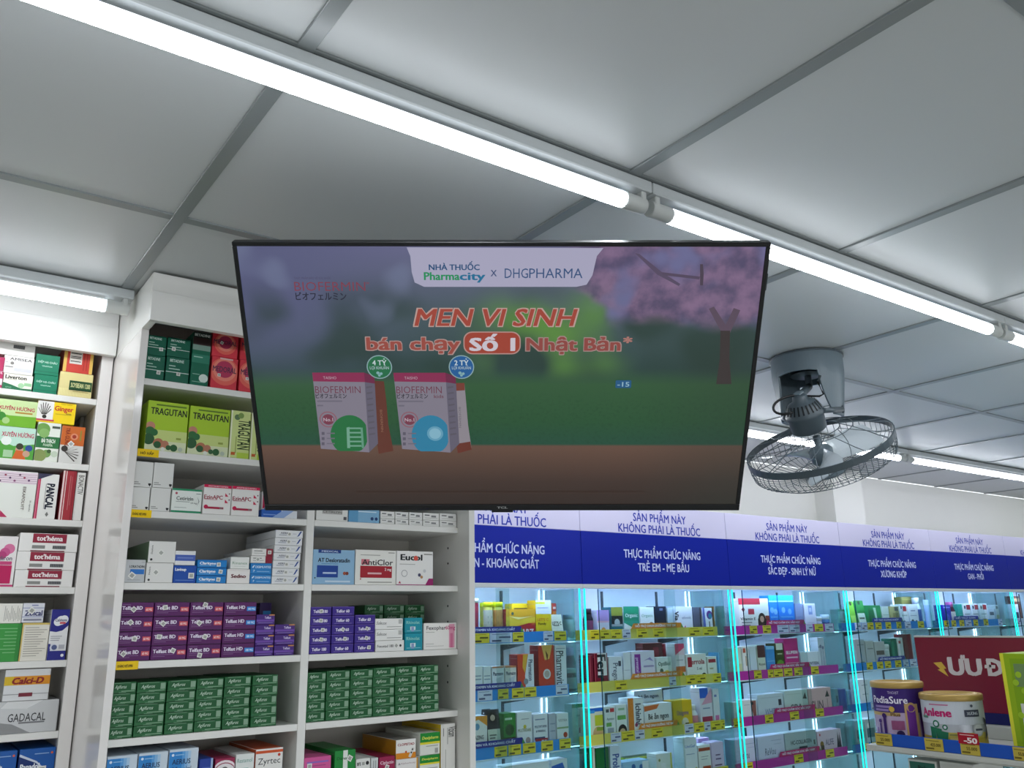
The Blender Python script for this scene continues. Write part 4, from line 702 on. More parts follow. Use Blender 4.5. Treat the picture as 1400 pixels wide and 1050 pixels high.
G(0, 1, 661, 671.5, 911, '#dfe4e4', [R(0, 0, 1, .4, '#9fb088'), LN(.7, '#8a98a8', .1, .9, .03), LN(.6, '#8a98a8', .1, .9, .03)], 'pale box with green foot beside blue-lettered boxes')
G(0, 1, 673, 689.5, 911, '#e4e4ea', pm, 'small white box with blue lettering')
G(0, 1, 691, 706.5, 910.5, '#e6dcd6', pm, 'small white box with blue lettering and orange top', top='#d8703a')
G(0, 1, 708, 730.5, 894.5, '#d8482a', [P([(.5, 0), (1, 0), (1, 1), (.66, 1), (.45, .5)], '#e4e6ee'), P([(.35, 1), (.64, 1), (.45, .55), (.3, .7)], '#e8b03a'), T('Pharmaton', .8, .62, .13, '#3a4668', .5, -90, .03), C(.5, .36, .07, '#8a8f98')], 'orange and white box with vertical name', side='#8a1f24')
G(0, 1, 737, 758.5, 882, '#c8402a', [P([(.2, 1), (.9, 1), (.7, .72), (.4, .7)], '#e8b860'), P([(.45, .9), (.62, .8), (.56, .66), (.5, .78)], '#5a3018'), C(.52, .42, .1, '#d8dce0'), C(.52, .42, .07, '#b8a8a0'), P([(.2, .0), (.35, .16), (.6, .18), (.85, .02), (.6, .1), (.4, .06)], '#e6d2c8')], 'tall red-orange box with bee and white circle', side='#8a1f24', top='#8a2a20')
G(0, 1, 760, 775.5, 882, '#e2e4ec', [T('Pharmavitor', .44, .46, .3, '#2f3440', .84, -90, .02), LN(.92, '#a8aebc', .1, .9, .02), R(.06, .1, .1, .9, '#b0566a')], 'tall white box with vertical black name')
G(0, 2, 646, 666.5, 979, '#e6e4e2', [P([(0, 1), (1, 1), (1, .75), (.4, .92), (0, .86)], '#e0942a'), T('AMAZING', .3, .5, .1, '#2f2f33', .9, bold=.03), T('biscuit', .4, .38, .06, '#8a8a8e', .6), P([(.2, .1), (.9, .05), (.6, .2)], '#c9542a'), C(.3, .75, .08, '#6f9fc4')], 'white and orange box at the side panel')
portrait = [C(.5, .84, .11, '#171212'), C(.5, .82, .065, '#d2b8a8'), R(.1, .62, .9, .7, '#6a6a70'), LN(.9, '#c8c8cc', .05, .3, .03)]
pouch(0, 2, 664, 675, 970, '#2b2a2e', portrait, 'black pouch with a portrait, behind the beige label', row=1)
pouch(0, 2, 668, 687, 970.5, '#2f2e33', [R(.08, 0, .98, .58, '#cfd6c8'), TX('MULTI', '#22262a', .28, .12, .78, bold=.06), LN(.44, '#6a7068', .2, .7, .03), LN(.38, '#6a7068', .2, .6, .03)] + portrait[:2], 'black pouch with pale label and portrait')
G(0, 2, 689, 705.5, 975, '#2f8a34', [R(0, .1, 1, .42, '#3a3a1c'), C(.5, .6, .14, '#1f4a20'), LN(.84, '#dcecd8', .1, .7, .05), R(.2, .16, .9, .24, '#a87a3a')], 'green box with dark lower half')
G(0, 2, 707, 728, 973.5, '#e8e8ee', [TX('MULTIVIDARE', '#6a7040', .56, .08, .86, bold=.02), LN(.82, '#a0a4b0', .3, .8, .02), C(.3, .16, .1, '#5a4a4a'), C(.72, .3, .08, '#a8908a'), C(.52, .64, .05, '#c9b83a'), R(.5, .0, 1, .06, '#4a8ac0')], 'white box with small olive lettering')
G(0, 2, 730, 749.5, 976, '#e4e6f0', [TX('MULTIVITAMIN', '#2f3a6a', .66, .07, .84, bold=.03), TX('& MINERAL', '#2f3a6a', .54, .06, .7, bold=.03), R(.05, .3, .8, .38, '#2a3f74'), R(.1, .1, .98, .34, '#b01f2c'), T('-50', .66, .22, .16, '#f4e8e8', .5, bold=.06), LN(.84, '#8a94b4', .1, .8, .03)], 'white box with blue print and red discount tag')
G(0, 2, 751, 760.5, 975.5, '#b9bccc', [LN(.7, '#8a90a8', .2, .9, .03), LN(.5, '#8a90a8', .2, .9, .03)], 'narrow pale lilac box beside the green-footed one')
G(0, 2, 762, 778.5, 975, '#e2e6ea', [R(0, 0, 1, .26, '#6fae5c'), TX('VISTRA', '#8a9098', .8, .08, .76), LN(.56, '#8fa87a', .0, 1, .05), C(.7, .38, .08, '#b8422a')], 'white box with green foot and red spot')
G(0, 3, 690, 752, 1044, '#e8eaf0', [LN(.6, '#a8b4c8', .1, .9, .03)], 'wide white box lying low')
G(0, 3, 755, 777, 1038, '#e4e8f0', [P([(0, .5), (.75, .5), (.85, .75), (.7, .92), (0, .86)], '#2a62c4'), T('tamin C', .38, .7, .12, '#e4ecf8', .6, bold=.03)], 'white box with blue arrow badge')
# child and mother cabinet
pot(1, 0, 776, 791, 840, '#bcd8d8', '#b4d0d4', '#c4dcdc', 'translucent pale bottle seen through the side glass', row=1)
pot(1, 0, 803.5, 814.5, 832, '#1c1a22', '#2a2430', '#6a3a5a', 'small black bottle')
G(1, 0, 817, 833.5, 834, '#cfcfe0', [R(0, .62, 1, 1, '#a88ac4'), R(0, .56, 1, .62, '#d8a8b8'), C(.5, .3, .1, '#e0a050'), LN(.16, '#8a90b0', .2, .8, .05)], 'white box with lilac upper part')
G(1, 0, 836.5, 852, 830, '#1f6a78', [R(0, .72, 1, 1, '#8a8f3a'), R(0, .45, 1, .72, '#1e2226'), C(.5, .5, .12, '#b8c4c8'), R(0, .38, 1, .45, '#a8b0b4')], 'olive, black and teal striped box')
G(1, 0, 853.5, 874.5, 829, '#e4e8ea', [R(0, .54, 1, 1, '#1f8a68'), P([(0, .54), (1, .54), (1, .4), (.5, .34), (0, .48)], '#2f9a80'), TX('Organic', '#e4f0ea', .72, .12, .8, bold=.03), C(.9, .1, .1, '#6f9a4a')], 'white box with emerald green upper half')
G(1, 0, 876, 895.5, 830, '#e6ebec', [TX('Organic', '#7fae94', .72, .1, .8), C(.78, .34, .16, '#8a6a58'), C(.6, .3, .1, '#d4b8a4'), R(0, 0, 1, .08, '#7fae8a')], 'white box with brown photograph corner')
G(1, 0, 897, 912, 829, '#1c2238', [LN(.86, '#8a94b8', .4, .7, .08), LN(.24, '#4a5478', .1, .9, .03)], 'dark navy box')
G(1, 0, 914, 921.5, 831, '#dfe2ee', [LN(.3, '#a0a8c4', .1, .9, .03)], 'slim white box beside the navy one')
G(1, 0, 923, 948, 829, '#e8e6f2', [T('Via', .14, .68, .2, '#2a2a34', .3, -90, .05), T('elevit', .66, .62, .1, '#8a90b0', .5), P([(.5, .02), (.62, .02), (.58, .36), (.5, .3)], '#d84a9a'), P([(.72, .02), (1, .18), (1, .1), (.8, 0)], '#e06ab0')], 'white box with pink ribbon figure')
G(1, 0, 949, 960, 830, '#5a5c70', [R(.8, 0, 1, 1, '#3f3238')], 'grey and brown box edge')
G(1, 0, 962, 975, 831, '#e4e6f0', [P([(0, 1), (.2, 1), (.3, 0), (0, 0)], '#5f6ac0'), C(.7, .74, .16, '#6a2a8a'), C(.76, .7, .1, '#2a8aa0'), R(.6, .05, .7, .5, '#4a4a54')], 'white box with purple and teal disc')
G(1, 0, 977, 990.5, 829, '#7c5a2c', [R(0, .85, 1, 1, '#a8683a'), R(.2, .5, .9, .8, '#c0b0a0'), R(0, 0, 1, .3, '#4a6a34'), R(.3, .1, .5, .8, '#a8a038')], 'brown and green box with pale window')
G(1, 0, 992, 1000, 828, '#dfe8e4', [R(0, 0, 1, .2, '#5f9a5a'), LN(.7, '#8fb0b0', .1, .9, .03)], 'white box with green foot against the aqua light')
pot(1, 1, 776.5, 793, 914, '#5a2028', '#c8d8d8', '#c8d0cc', 'dark red bottle with pale lid behind the side glass', row=1, neck=.95)
pot(1, 1, 780, 791, 885, '#6a5a60', '#b0a8c8', '#8a7a80', 'brownish bottle with lilac cap behind the dark red bottle', row=2)
G(1, 1, 805, 812, 896, '#7a1f34', [R(.3, 0, .5, 1, '#a84a58')], 'narrow maroon box edge beside the aqua lights')
G(1, 1, 813.5, 832, 893, '#7c1630', [R(.24, .4, .92, 1, '#e6e4e6'), T('Ferro', .56, .5, .36, '#2a2228', .9, -90, .05), R(0, 0, .06, 1, '#b84858')], 'maroon box with white vertical name panel')
G(1, 1, 833.5, 852, 897.5, '#e0e2ec', [T('Pregna', .5, .5, .22, '#5a6078', .6, -90, .02), R(.7, .7, .9, .86, '#3a4058'), C(.6, .12, .08, '#4a5068')], 'pale grey box with vertical name')
G(1, 1, 853.5, 863.5, 892, '#e2e4ee', [LN(.5, '#b4bacc', .1, .9, .02)], 'plain white box between the grey and purple ones')
G(1, 1, 865, 896.5, 890, '#e0dcee', [R(.12, .36, .38, .92, '#8a2a9a'), T('prenatal', .25, .62, .12, '#e4c8ec', .4, -90, .03), P([(.5, .72), (.8, .82), (.95, .7), (.7, .76)], '#9a8ac8'), LN(.55, '#a89ac8', .5, .95, .05), LN(.3, '#8a4a9a', .5, .96, .05)], 'white and lilac box with purple block')
G(1, 1, 881, 908, 879, '#5f2a2c', [LN(.7, '#8a5a50', .1, .6, .05), R(.5, .2, .8, .9, '#8a2a38')], 'dark brown box standing behind the lilac one', row=1)
G(1, 1, 899, 919.5, 898.5, '#dfe6e2', [TX('OptiBiol', '#3a5a50', .78, .14, .8, bold=.03), C(.66, .34, .2, '#d4d25a'), C(.3, .52, .09, '#4a6a58'), C(.6, .2, .12, '#b8c050')], 'pale green box with yellow splash')
G(1, 1, 910, 924, 880, '#a82a40', [T('Bioisland', .5, .6, .4, '#e8c8cc', .6, 90, .03), R(.7, 0, 1, .4, '#c85a3a')], 'crimson box behind the pale green box', row=1)
G(1, 1, 925, 938, 880, '#e6e0e4', [R(0, .72, 1, 1, '#e0507a'), P([(0, .72), (1, .9), (1, .72)], '#f0d0d8'), R(0, .3, 1, .44, '#d07038'), C(.6, .12, .14, '#5f8ab8'), LN(.58, '#b4b0b8', .1, .8, .03)], 'tall box with pink top and orange band')
G(1, 1, 940, 967, 894, '#e8e6e2', [R(.05, .56, .26, .9, '#b01f34'), T('Ferrola', .5, .74, .18, '#a83040', .8, bold=.04), T('5 ml', .62, .5, .1, '#4a4a4e', .24), R(.05, .1, .4, .3, '#6a4a3a'), R(.45, .08, .66, .26, '#8a3a30'), C(.84, .2, .14, '#2a2220'), C(.84, .16, .08, '#c8a088')], 'white box with red letter square')
G(1, 1, 968.5, 981, 897.5, '#e8e6e0', [R(.1, .76, .9, .9, '#a83040'), LN(.5, '#b8a888', .2, .6, .06), R(.3, .1, .6, .3, '#b89a50')], 'small white box with red heading')
G(1, 1, 983, 997, 892, '#5fb0e0', [R(.0, 0, .3, 1, '#3f8fcf'), R(.3, 0, .5, 1, '#a8d8ee'), R(0, 0, 1, .2, '#cfe6f0')], 'blue shaded box near the aqua lights')
G(1, 2, 783, 801, 962, '#cfe4e0', [R(0, .9, 1, 1, '#2f9a58'), LN(.68, '#8fb0b0', .3, .8, .04), R(.5, .26, .7, .4, '#a05a60')], 'white box with green lid behind the side glass', row=1)
G(1, 2, 806, 826, 968, '#d8dcc8', [R(0, .9, 1, 1, '#2a6ad0'), R(.4, .5, 1, .8, '#c0c83a'), C(.6, .28, .2, '#c8a878'), R(.0, .86, .4, .94, '#3f9ae0'), R(.5, .36, 1, .46, '#8aa03a')], 'colourful yellow, blue and white box')
G(1, 2, 828, 842.5, 966, '#e4e8ea', [R(.1, .84, .4, .93, '#4a5058'), R(.5, .84, .9, .95, '#c82a3a'), TX('Apeton', '#5a7078', .66, .07, .7), R(.1, .44, .6, .55, '#6fae5a'), R(.2, .1, .8, .4, '#a0a8b8')], 'white box with red square')
G(1, 2, 843.5, 858, 963, '#e4e8ea', [R(.1, .58, .9, .7, '#6fae5a'), LN(.84, '#9ac0a0', .2, .8, .06), C(.55, .28, .17, '#1c1c20'), C(.55, .22, .12, '#d0b498'), C(.45, .22, .02, '#2a2422'), C(.62, .22, .02, '#2a2422')], 'white box with a drawn child face')
G(1, 2, 860, 881, 954, '#e6e8ee', [R(0, 0, .36, 1, '#e0842c'), T('Ichinhi', .68, .6, .2, '#3a4258', .5, -90, .04), C(.5, .34, .05, '#8a2a5a'), C(.2, .1, .1, '#c0443a')], 'white box with orange side stripe')
G(1, 2, 869, 908, 943, '#e4e8f0', [R(0, .0, 1, .78, '#e4e8f0'), P([(0, .62), (1, .72), (1, .5), (0, .5)], '#2a56c4'), TX('bé ăn ngon', '#2a3a5a', .86, .08, .7, bold=.04)], 'white and blue box behind the orange-striped one', row=1)
G(1, 2, 882, 920, 961.5, '#e6e8ee', [P([(0, .78), (0, .94), (.55, .98), (.45, .84)], '#d8703a'), TX('Bé ăn ngon', '#2a3038', .62, .17, .72, bold=.04), P([(.6, .28), (1, .36), (1, .32), (.7, .24)], '#5a6a9a'), C(.2, .3, .08, '#8ab060')], 'wide white box with dark lettering and orange swoosh')
G(1, 2, 921.5, 947.5, 957, '#e8bc18', [TX('Dizigone', '#7a5a8a', .62, .14, .6, bold=.04), C(.6, .3, .16, '#e0d8c8'), R(.6, 0, .8, .3, '#3a3028'), C(.92, .14, .1, '#b8502a'), C(.7, .08, .08, '#4a8a3a')], 'bright yellow box')
pot(1, 2, 948, 958, 964, '#e4e4ea', '#e8e8ec', '#d88a98', 'small white bottle beside the yellow box', neck=.6)
G(1, 2, 959, 975.5, 940.5, '#e2dcea', [R(0, .76, .7, 1, '#2a62d4'), P([(.1, .6), (1, 1), (1, .64)], '#e0a0bc'), LN(.5, '#8a90b0', .2, .8, .03), R(.1, .02, .95, .32, '#a82a50'), R(.3, .06, .9, .2, '#e8e8ee'), R(.06, .02, .26, .2, '#2a2a3a')], 'tall white box with blue badge and crimson foot')
G(1, 2, 977, 985.5, 942, '#e6e4ee', [R(.2, .0, .8, .34, '#d870b8'), LN(.8, '#6a78b0', .2, .6, .06)], 'slim white box with pink foot')
G(1, 3, 806, 815, 1022, '#1f5a30', [R(.6, 0, 1, 1, '#cfd2c4')], 'dark green box edge by the aqua lights')
G(1, 3, 816.5, 834, 1022, '#1f6a38', [R(0, .0, 1, .06, '#d8d040')], 'dark green box behind the door edges')
G(1, 3, 836, 850.5, 1019.5, '#dde4f2', [T('Prolab', .55, .6, .28, '#2a4fa0', .44, -90, .04)], 'white upright box with vertical blue name')
G(1, 3, 853, 888, 1040, '#9fc8e8', [C(.4, .8, .1, '#2a62a8'), C(.7, .76, .1, '#2a62a8'), R(.75, .3, 1, .95, '#dfe6f0')], 'pale blue box with dark blue dots')
G(1, 3, 856, 897, 1034, '#a8b820', [R(.7, 0, 1, 1, '#7f8a18'), R(0, .93, 1, 1, '#dfe06a')], 'lime green box behind the pale blue one', row=1, top='#2f4a24')
G(1, 3, 898.5, 920, 1030, '#dfe2e0', [R(.9, 0, 1, 1, '#d8d060'), C(.2, .8, .05, '#8a9058'), R(.3, .0, .6, .7, '#e8e8ee')], 'white box with yellow edge')
G(1, 3, 936, 955, 1008.5, '#e4e8f2', [TX('UniGel', '#4a7ac8', .8, .07, .7, bold=.02), LN(.6, '#9aaac8', .2, .8, .02), P([(.0, 0), (1, 0), (.9, .3), (.5, .2), (.2, .3)], '#d8c83a')], 'tall white box with blue name and yellow foot')
G(1, 3, 956.5, 973, 1018.5, '#e8e6e6', [R(.02, .82, .98, .92, '#a84428'), R(.3, .1, .95, .36, '#b84a20'), LN(.64, '#9a9aa8', .2, .8, .02), LN(.56, '#9a9aa8', .2, .7, .02)], 'white box with rust stripe')
G(1, 3, 957, 972, 1009, '#c8a8dc', [], 'lilac box behind the rust-striped one', row=1)
G(1, 3, 974.5, 991, 1014.5, '#dcc4e6', [LN(.6, '#6a4a78', .3, .7, .04), LN(.48, '#6a4a78', .3, .75, .04), LN(.3, '#6a4a78', .2, .8, .04), R(.1, .04, .9, .12, '#3f2f3f')], 'lilac upright box with dark print')
# beauty cabinet
G(2, 0, 1012, 1053, 818, '#e6e4e0', [R(0, .82, .72, 1, '#b83040'), T('30%', .42, .62, .07, '#f0dada', .2), R(.3, .54, .5, .7, '#b83040'), P([(.08, .68), (.14, .76), (.2, .68), (.14, .6)], '#8a2234'), T('Vitamin E', .28, .42, .08, '#3a3a3e', .5, bold=.03), C(.52, .14, .07, '#c8b83a'), LN(.3, '#6a6a6e', .06, .4, .025), LN(.22, '#6a6a6e', .06, .34, .025), R(.86, .3, 1, .5, '#8a4034')] + woman, 'white box with red top and portrait of a woman')
blu = [R(0, .86, 1, 1, '#2aa0f4'), R(0, .82, 1, .86, '#a8d8f4'), C(.3, .6, .08, '#8ac4f4'), C(.7, .56, .08, '#8ac4f4'), LN(.4, '#6ab0f0', .1, .9, .03)]
G(2, 0, 1054, 1065.5, 814, '#2a86ec', blu, 'bright blue box beside the portrait box')
G(2, 0, 1066.5, 1088, 814, '#2a86ec', blu, 'bright blue box beside the lilac white box')
G(2, 0, 1089.5, 1100, 825, '#a8a8d4', [LN(.5, '#8a8ac0', .1, .9, .03)], 'pale lilac box')
G(2, 0, 1101.5, 1117, 825, '#e2dff0', [R(.36, .6, .7, .92, '#8a9ad4'), R(.42, .7, .64, .84, '#c8d0ec'), LN(.3, '#c0bcd8', .2, .8, .02)], 'white upright box with lavender emblem')
pot(2, 0, 1118, 1127.5, 843, '#d8dcee', '#e4e6f0', '#8a92d4', 'small jar with lavender label', neck=.95, capf=.3)
pot(2, 0, 1130, 1143, 840, '#5a88b8', '#d4e8f4', '#2f4f80', 'small blue jar with pale lid', neck=.95, capf=.3)
G(2, 1, 1004, 1015.5, 886, '#d0dccc', [R(.3, 0, 1, .5, '#c8d0a0')], 'pale green box behind the aqua lights')
G(2, 1, 1017, 1026, 883.5, '#e8e6e6', [R(.1, .8, .5, .94, '#b85a4a'), R(.4, .4, .6, .7, '#b8a08a')], 'slim white box with red corner')
G(2, 1, 1027, 1036, 883.5, '#dfe4f0', [R(0, .1, 1, .26, '#c0603a')], 'slim white box with orange band')
G(2, 1, 1037.5, 1048, 882, '#d8dacc', [R(0, .62, 1, 1, '#5a3438'), TX('Royal', '#3a3a34', .42, .08, .8), C(.6, .06, .12, '#3a3a34')], 'cream box with dark brown top')
G(2, 1, 1049.5, 1061, 883.5, '#4a9ae0', [R(0, .9, 1, 1, '#8ac4f0'), LN(.5, '#7ab8ec', .1, .9, .03)], 'plain sky blue box')
G(2, 1, 1062.5, 1073.5, 879.5, '#3a4a1c', [R(.1, .8, .9, 1, '#e4e4da'), C(.5, .3, .2, '#6a9a34'), C(.5, .1, .16, '#a83a44'), LN(.66, '#c0c8a0', .2, .8, .04)], 'dark green box with white heading and fruit')
G(2, 1, 1075, 1094, 872.5, '#cf2a86', [R(0, 0, 1, .34, '#dcd8e0'), TX('BLUMEN', '#f0dcea', .62, .09, .8, bold=.05), LN(.46, '#f0c0dc', .1, .9, .04), R(.2, .1, .5, .24, '#8a8a94')], 'magenta box with white foot')
G(2, 1, 1096, 1123, 891, '#e4e6f2', [TX('LACOVITEEN', '#4a5068', .48, .14, .74, bold=.04), R(.9, 0, .92, 1, '#a8aec4')], 'wide white box with grey capitals')
G(2, 1, 1121, 1141, 871.5, '#e8e8f4', [P([(.3, .2), (.34, .2), (.4, .7), (.36, .7)], '#7a7a98'), P([(.7, .1), (.74, .1), (.7, .66), (.66, .66)], '#7a7a98'), C(.38, .74, .05, '#8a8aa8'), C(.7, .7, .05, '#8a8aa8'), R(0, .7, .3, .74, '#a8aac4')], 'tall white box with thin flower drawings', row=1)
G(2, 2, 1004, 1015, 960, '#d4dcd8', [P([(.6, .6), (1, .96), (1, .4)], '#8a4a40')], 'pale box with brown diagonal behind the aqua lights')
G(2, 2, 1016.5, 1036, 957, '#e6e6ec', [P([(.55, .95), (.95, .95), (.9, 0), (.8, .0)], '#a8605a'), C(.7, .85, .07, '#2a2224'), LN(.8, '#b0b4c0', .1, .5, .02)], 'white box with a brown diagonal figure')
G(2, 2, 1037.5, 1072.5, 948.5, '#d8dfee', [TX('WHITE', '#8a9ac0', .38, .22, .5), R(.8, .56, .92, .78, '#2a2f44'), LN(.86, '#c0cadc', .1, .9, .02)], 'long pale blue white box')
G(2, 2, 1074, 1106, 943.5, '#d4dfe0', [TX('SPA', '#5f7070', .38, .3, .5), P([(.78, .68), (.9, .9), (.96, .66)], '#2a3334'), LN(.86, '#c0cccc', .1, .7, .02)], 'long pale grey-green box')
G(2, 2, 1107, 1138, 940.5, '#e0b4b8', [T('SUN', .36, .4, .34, '#6a5a60', .5), P([(.72, .66), (.84, .9), (.92, .66)], '#2a2428'), R(.8, .1, .82, .6, '#8a6a70')], 'long salmon pink box')
pa = [T('ReVou', .44, .5, .24, '#4a4a6a', .4, 0, 0, .15), LN(.82, '#a8acd0', .5, .9, .02), LN(.7, '#b4b8d8', .6, .9, .02)]
G(2, 3, 1006, 1036, 1010, '#cfd0ea', pa, 'lilac white cursive box behind aqua lights')
G(2, 3, 1038, 1074, 1005.5, '#d4d4ee', pa, 'lilac white cursive box beside grey one')
G(2, 3, 1075.5, 1118, 1000, '#b4c0c8', [T('HC-COLLAGEN', .5, .66, .14, '#3a4650', .66, bold=.04), R(.42, .4, .68, .5, '#3a4650'), R(.9, .5, .95, .66, '#2f3a40')], 'long grey box with dark capitals')
G(2, 3, 1119.5, 1152, 998, '#e0c4d8', [T('ALIFE', .48, .56, .24, '#6a5878', .34), C(.16, .5, .12, '#8a6a2a'), R(.1, .14, .24, .46, '#4a3a28'), P([(.78, .3), (.84, .9), (.9, .3)], '#2a2230'), P([(.86, .3), (.92, .86), (.97, .3)], '#2a2230'), C(.1, .86, .05, '#c04a60')], 'pink box with tiny figures')
# joint cabinet
G(3, 0, 1147, 1158, 833, '#a8c8c0', [R(0, .9, 1, 1, '#3f8a5a'), LN(.4, '#6a9a90', .1, .9, .04)], 'pale teal box seen through the side glass', row=1)
pouch(3, 0, 1166, 1174, 822, '#6ab03a', [R(.1, .2, .9, .5, '#8ac45a'), C(.5, .92, .07, '#2a3a24')], 'lime green handled pouch')
pouch(3, 0, 1175.5, 1187.5, 821, '#2f8a44', [R(.1, .1, .9, .56, '#d0dcc8'), LN(.36, '#4a5a44', .2, .8, .06), C(.5, .92, .07, '#1f3a24')], 'green handled pouch with pale label')
G(3, 0, 1189, 1206, 827.5, '#2a8a50', [P([(.4, .9), (.6, .9), (.7, .1), (.6, .1)], '#b8d8c0'), R(0, 0, .4, .8, '#1f6a40')], 'emerald green box')
G(3, 0, 1207.5, 1217, 829, '#c8d4c4', [LN(.6, '#9ab09a', .1, .9, .03)], 'pale sage box')
G(3, 0, 1218.5, 1231, 829, '#b0a870', [R(.3, .5, .9, .7, '#8a8450'), R(.5, .8, .9, .96, '#5a5c58')], 'olive box with darker panel')
G(3, 0, 1232.5, 1243.5, 826, '#e6e8ea', [R(.36, .7, .8, .92, '#b8243a'), TX('Joint', '#5a8a70', .54, .08, .7), C(.4, .2, .12, '#4a5260'), R(.1, .8, .26, .92, '#3a3f46')], 'white box with red square, beside the olive box')
G(3, 0, 1244.5, 1257, 826, '#e6e8ea', [LN(.7, '#8a92a0', .2, .7, .05), C(.3, .24, .12, '#3a4a5a'), C(.7, .2, .12, '#3a4a5a'), LN(.5, '#a0a8b4', .1, .8, .03)], 'white box with dark joint drawings')
G(3, 0, 1236, 1256, 816, '#8a8040', [LN(.9, '#a89a50', .1, .9, .04)], 'olive box lifted behind the white ones', row=1)
pot(3, 0, 1257.5, 1267.5, 817, '#d4e0f0', '#e4ecf8', '#3a5a98', 'white bottle with blue print')
pot(3, 0, 1268.5, 1279, 820, '#a8c4ec', '#c8dcf4', '#b89a3a', 'round pale blue jar above gold', neck=.95)
G(3, 1, 1172, 1185, 874, '#a8aeb4', [LN(.8, '#7a828a', .2, .9, .03), R(.4, .0, .8, .26, '#4a6a60')], 'grey box by the aqua lights')
G(3, 1, 1186, 1197, 876, '#b4b8b8', [LN(.7, '#7a8282', .2, .9, .04), C(.7, .12, .1, '#2a2a2e')], 'grey box, second from the aqua lights')
G(3, 1, 1198.5, 1212, 877, '#b8babc', [R(.1, .5, .9, .66, '#5a5450'), LN(.3, '#8a8a8c', .2, .8, .03)], 'grey box with dark band')
pot(3, 1, 1213.5, 1220, 881, '#dfe6e6', '#c8d4d4', '#b8c8c4', 'slim white tube', tube=True)
G(3, 1, 1221, 1229, 873, '#1f6a58', [R(.1, .2, .5, .9, '#2f8a70')], 'dark teal box')
G(3, 1, 1230, 1237.5, 872, '#dcdcde', [R(.2, .8, .6, .9, '#a83a40'), LN(.3, '#9a9a9c', .2, .8, .03)], 'slim white box with red mark')
G(3, 1, 1239, 1250.5, 867, '#6a1420', [R(.86, 0, 1, 1, '#a8a0a0'), R(.2, .1, .24, .9, '#8a2a34')], 'dark red box beside the big red sign')
G(3, 2, 1139, 1147.5, 942, '#b8ccd0', [R(.3, .4, .8, .7, '#3a5a60')], 'pale teal box with dark square seen through the glass', row=1)
G(3, 2, 1148.5, 1158, 942, '#2f3fc0', [LN(.8, '#4a5ad4', .1, .9, .03)], 'cobalt blue box seen through the side glass', row=1)
G(3, 2, 1159.5, 1172, 944, '#c4c8ec', [R(.2, .0, .4, .9, '#8a90d0'), C(.7, .6, .1, '#2a3440')], 'lavender white box under the aqua lights', row=1)
G(3, 2, 1178, 1191, 929, '#dfe6f0', [LN(.8, '#a8b4c4', .2, .8, .03), LN(.5, '#a8b4c4', .2, .8, .03), R(0, 0, 1, .2, '#8ab4ea')], 'tall white box beside the purple can')
G(3, 3, 1156, 1170.5, 988, '#a4b4b4', [LN(.7, '#7a9090', .2, .8, .04), LN(.5, '#7a9090', .2, .8, .04), LN(.3, '#7a9090', .2, .8, .04)], 'grey-green box seen through the side glass', row=1)
G(3, 3, 1172, 1184, 985, '#9ab8bc', [C(.6, .8, .08, '#d8e4e4'), R(.1, .4, .9, .7, '#4a7078'), C(.5, .16, .1, '#5a7a58')], 'teal grey box with white mark under the aqua lights')
G(3, 3, 1186, 1199, 983, '#a4c0c4', [C(.3, .8, .08, '#d8e4e4'), R(.1, .4, .9, .7, '#4a7078'), C(.5, .16, .1, '#5a7a58')], 'teal grey box behind the shelf end')
# liver cabinet
G(4, 0, 1291.5, 1302, 827, '#2a2f94', [LN(.86, '#8a90d4', .1, .9, .05), C(.5, .4, .18, '#4a5ab4')], 'indigo box')
pot(4, 0, 1303, 1311, 823, '#4a1f30', '#c060a0', '#d8d0c4', 'dark bottle with pink cap')
G(4, 0, 1312, 1318, 826, '#1f9a8a', [LN(.5, '#4ab8a8', .1, .9, .04)], 'slim turquoise box')
wr = [R(.4, .72, .9, .94, '#b02a3a'), LN(.5, '#8a9a94', .1, .8, .04), R(.2, .14, .7, .3, '#4a4f58'), R(.1, .76, .3, .9, '#2f3440')]
G(4, 0, 1319.5, 1330, 825, '#e4e8e8', wr, 'white box with red heading, first after the turquoise box')
G(4, 0, 1331, 1341, 825, '#e4e8e8', wr, 'white box with red heading, second after the turquoise box')
G(4, 0, 1342, 1352, 825, '#e4e8e8', wr, 'white box with red heading, third after the turquoise box')
G(4, 0, 1353, 1361, 832, '#c8d4dc', [R(.2, .6, .9, .8, '#4a5a68')], 'pale box with small grey heading')
G(4, 0, 1363, 1374, 827, '#a8b8b4', [R(.2, .8, .8, .94, '#5a6a68'), R(.1, .2, .9, .5, '#8a9a70')], 'sage grey box behind the aqua lights')
G(4, 1, 1290, 1312, 880, '#3a4a48', [], 'dark grey box mostly behind the red sign')
G(5, 0, 1386, 1396, 826, '#e4e6ee', [R(.4, .3, .8, .6, '#3a3f58')], 'white box at the picture edge')
G(5, 0, 1388, 1398, 815, '#6a3022', [R(0, .8, 1, .92, '#b89a70')], 'brown box behind the white one at the picture edge', row=1)

# ------------------------------------------------------------------ television
TR = [ray(*q).normalized() for q in ((320, 330), (1057, 331), (1010, 697), (363, 697))]
TT = (1.5, 1.5 * .997, 1.5 * 1.121, 1.5 * 1.125)
TP = [r * d for r, d in zip(TR, TT)]
TU = ((TP[1] - TP[0]) + (TP[2] - TP[3])).normalized()
TV_ = ((TP[0] - TP[3]) + (TP[1] - TP[2])); TV_ = (TV_ - TU * TV_.dot(TU)).normalized(); TN = TU.cross(TV_)
TO = TP[3].copy(); TW = .5 * ((TP[1] - TP[0]).length + (TP[2] - TP[3]).length); TH = .5 * ((TP[0] - TP[3]).length + (TP[1] - TP[2]).length)
def tvp(px, py):
    d = ray(px, py); k = TO.dot(TN) / d.dot(TN); q = d * k - TO
    return q.dot(TU), q.dot(TV_)
TC = TO + TU * (TW / 2) + TV_ * (TH / 2)
